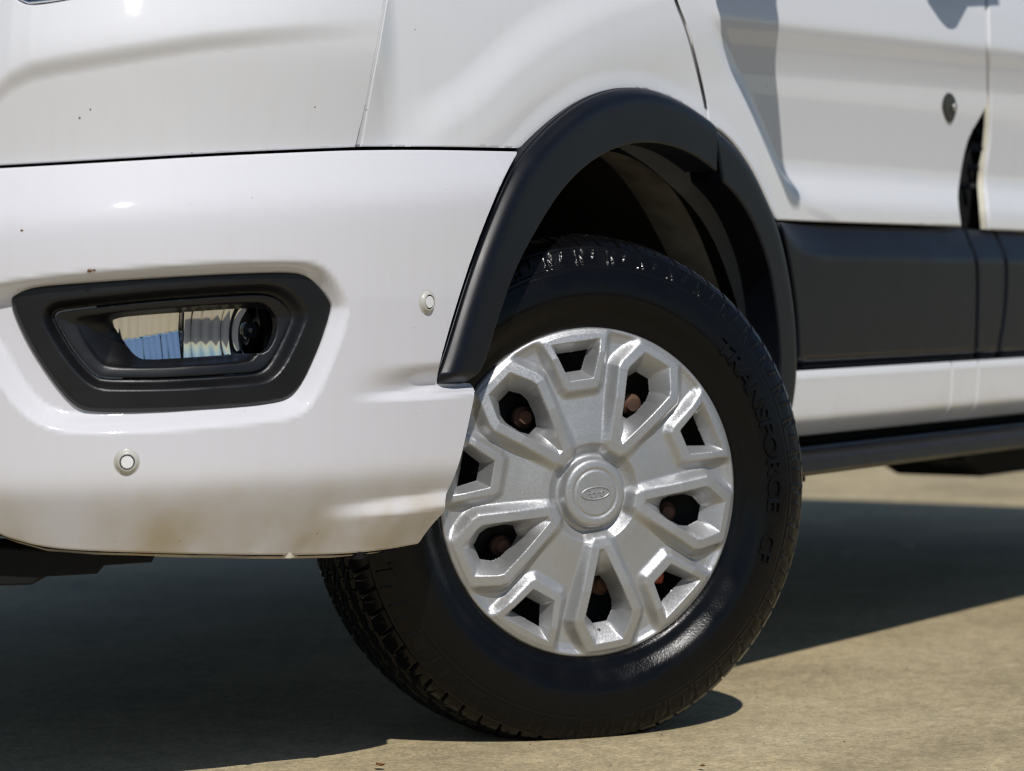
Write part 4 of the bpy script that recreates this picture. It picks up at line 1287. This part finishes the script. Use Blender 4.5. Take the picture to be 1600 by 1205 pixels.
# steel wheel behind the cover, nuts, disc and caliper seen through the openings
def ring(name, prof_, mat, parent, seg=72):
    a = np.linspace(0, 2 * math.pi, seg, False)
    v = np.vstack([wl(r * np.cos(a), r * np.sin(a), np.full(seg, n)) for n, r in prof_])
    f = [(k * seg + i, (k + 1) * seg + i, (k + 1) * seg + (i + 1) % seg, k * seg + (i + 1) % seg) for k in range(len(prof_) - 1) for i in range(seg)]
    return obj_from(name, v, f, mat, parent)
ring('rim', [(-0.012, 0.219), (-0.020, 0.207), (-0.06, 0.200), (-0.075, 0.16), (-0.062, 0.125), (-0.045, 0.105), (-0.048, 0.07), (-0.045, 0.03), (-0.045, 0.001)], M['steel'], wheel)
for ang, rad in ((129, 0.131), (55, 0.142), (-14, 0.140), (-75, 0.134), (212, 0.136)):
    a = math.radians(ang)
    disc('wheel_nut', rad * math.cos(a) * wu + rad * math.sin(a) * ww - 0.046 * wn, wn, 0.0150, 0.030, M['rust'], wheel, seg=20, bev=0.006)
cal = [0.168 * math.cos(math.radians(-47)) * wu + 0.168 * math.sin(math.radians(-47)) * ww - 0.030 * wn]
disc('balance_weight', cal[0] + 0.004 * wu, wn, 0.010, 0.012, M['redpart'], wheel, seg=5, bev=0.003)
ball('valve', 0.192 * math.cos(math.radians(-85)) * wu + 0.192 * math.sin(math.radians(-85)) * ww - 0.010 * wn, 0.005, M['bulb'], wheel)
ring('brake_disc', [(-0.085, 0.145), (-0.10, 0.145), (-0.10, 0.05)], M['disc'], wheel)

# ------------------------------------------------------------------ small litter on the concrete
def ground_pt(px, py):
    d = cf + cr * (px - 800) / FPX - cu * (py - 602.5) / FPX
    t = CAM[2] / -d[2]
    return CAM + d * t
def leaf(px, py, size, label):
    c = ground_pt(px, py)
    bm = bmesh.new()
    n = 9; rows = []
    for i in range(n):
        t = i / (n - 1); wv = math.sin(math.pi * t) ** 0.8 * 0.36 * size + 0.0004
        x = (t - 0.5) * size; cz = 0.22 * size * (2 * t - 1) ** 2 + 0.004
        rows.append([bm.verts.new((x, -wv, cz + 0.25 * wv)), bm.verts.new((x, 0, cz)), bm.verts.new((x, wv, cz + 0.35 * wv))])
    for a, b in zip(rows[:-1], rows[1:]):
        bm.faces.new([a[0], b[0], b[1], a[1]]); bm.faces.new([a[1], b[1], b[2], a[2]])
    bmesh.ops.solidify(bm, geom=list(bm.faces), thickness=0.0006)
    bm.transform(Matrix.Translation((c[0], c[1], 0.001)) @ Matrix.Rotation(random.random() * 6, 4, 'Z'))
    me = bpy.data.meshes.new('leaf'); bm.to_mesh(me); bm.free(); me.materials.append(M['leaf'])
    o = bpy.data.objects.new('leaf', me); col.objects.link(o)
    o['label'] = label; o['category'] = 'leaf'
    return o
leaf(595, 1203, 0.016, 'small curled brown leaf on the concrete left of the tyre')
leaf(1098, 1204, 0.010, 'tiny brown leaf on the concrete below and right of the tyre')
def pebble(px, py, size, label):
    c = ground_pt(px, py)
    bm = bmesh.new(); bmesh.ops.create_icosphere(bm, subdivisions=2, radius=size)
    for v in bm.verts:
        v.co *= 1 + random.uniform(-0.18, 0.18); v.co.z *= 0.5
        v.co += Vector((c[0], c[1], size * 0.42))
    for f in bm.faces: f.smooth = True
    me = bpy.data.meshes.new('pebble'); bm.to_mesh(me); bm.free(); me.materials.append(M['pebble'])
    o = bpy.data.objects.new('pebble', me); col.objects.link(o)
    o['label'] = label; o['category'] = 'pebble'; o['group'] = 'pale pebbles in the shade under the van'
    return o
pebble(1420, 856, 0.012, 'brightest pale pebble in the shade under the van')
pebble(1322, 868, 0.008, 'dim pebble in the shade nearest the tyre tread')
pebble(1523, 839, 0.009, 'dim pebble in the shade farthest right under the side step')

def grit():
    vs_, fs_ = [], []
    base = np.array([(1, 0, 0), (-0.5, 0.86, 0.1), (-0.6, -0.8, 0), (0.1, 0.1, 0.9), (0, 0, -0.4)])
    tri = [(0, 1, 3), (1, 2, 3), (2, 0, 3), (1, 0, 4), (2, 1, 4), (0, 2, 4)]
    for i in range(420):
        c = ground_pt(rng.uniform(420, 1640), rng.uniform(1010, 1230)) if i < 330 else ground_pt(rng.uniform(-40, 1640), rng.uniform(880, 1100))
        r = 0.0006 + 0.0016 * rng.random() ** 3
        a = rng.uniform(0, 6.28); ca, sa = math.cos(a), math.sin(a)
        q = base * r * rng.uniform(0.7, 1.3, base.shape)
        q = np.stack([q[:, 0] * ca - q[:, 1] * sa + c[0], q[:, 0] * sa + q[:, 1] * ca + c[1], q[:, 2] * 0.7 + r * 0.3], -1)
        b = len(vs_); vs_ += list(q); fs_ += [(x + b, y + b, z + b) for x, y, z in tri]
    o = obj_from('grit', vs_, fs_, simple('grit_stone', (0.20, 0.16, 0.11), 0.9, var=0.6, vscale=40), None, False)
    o['kind'] = 'stuff'; o['label'] = 'loose grit scattered over the concrete'; o['category'] = 'grit'
grit()
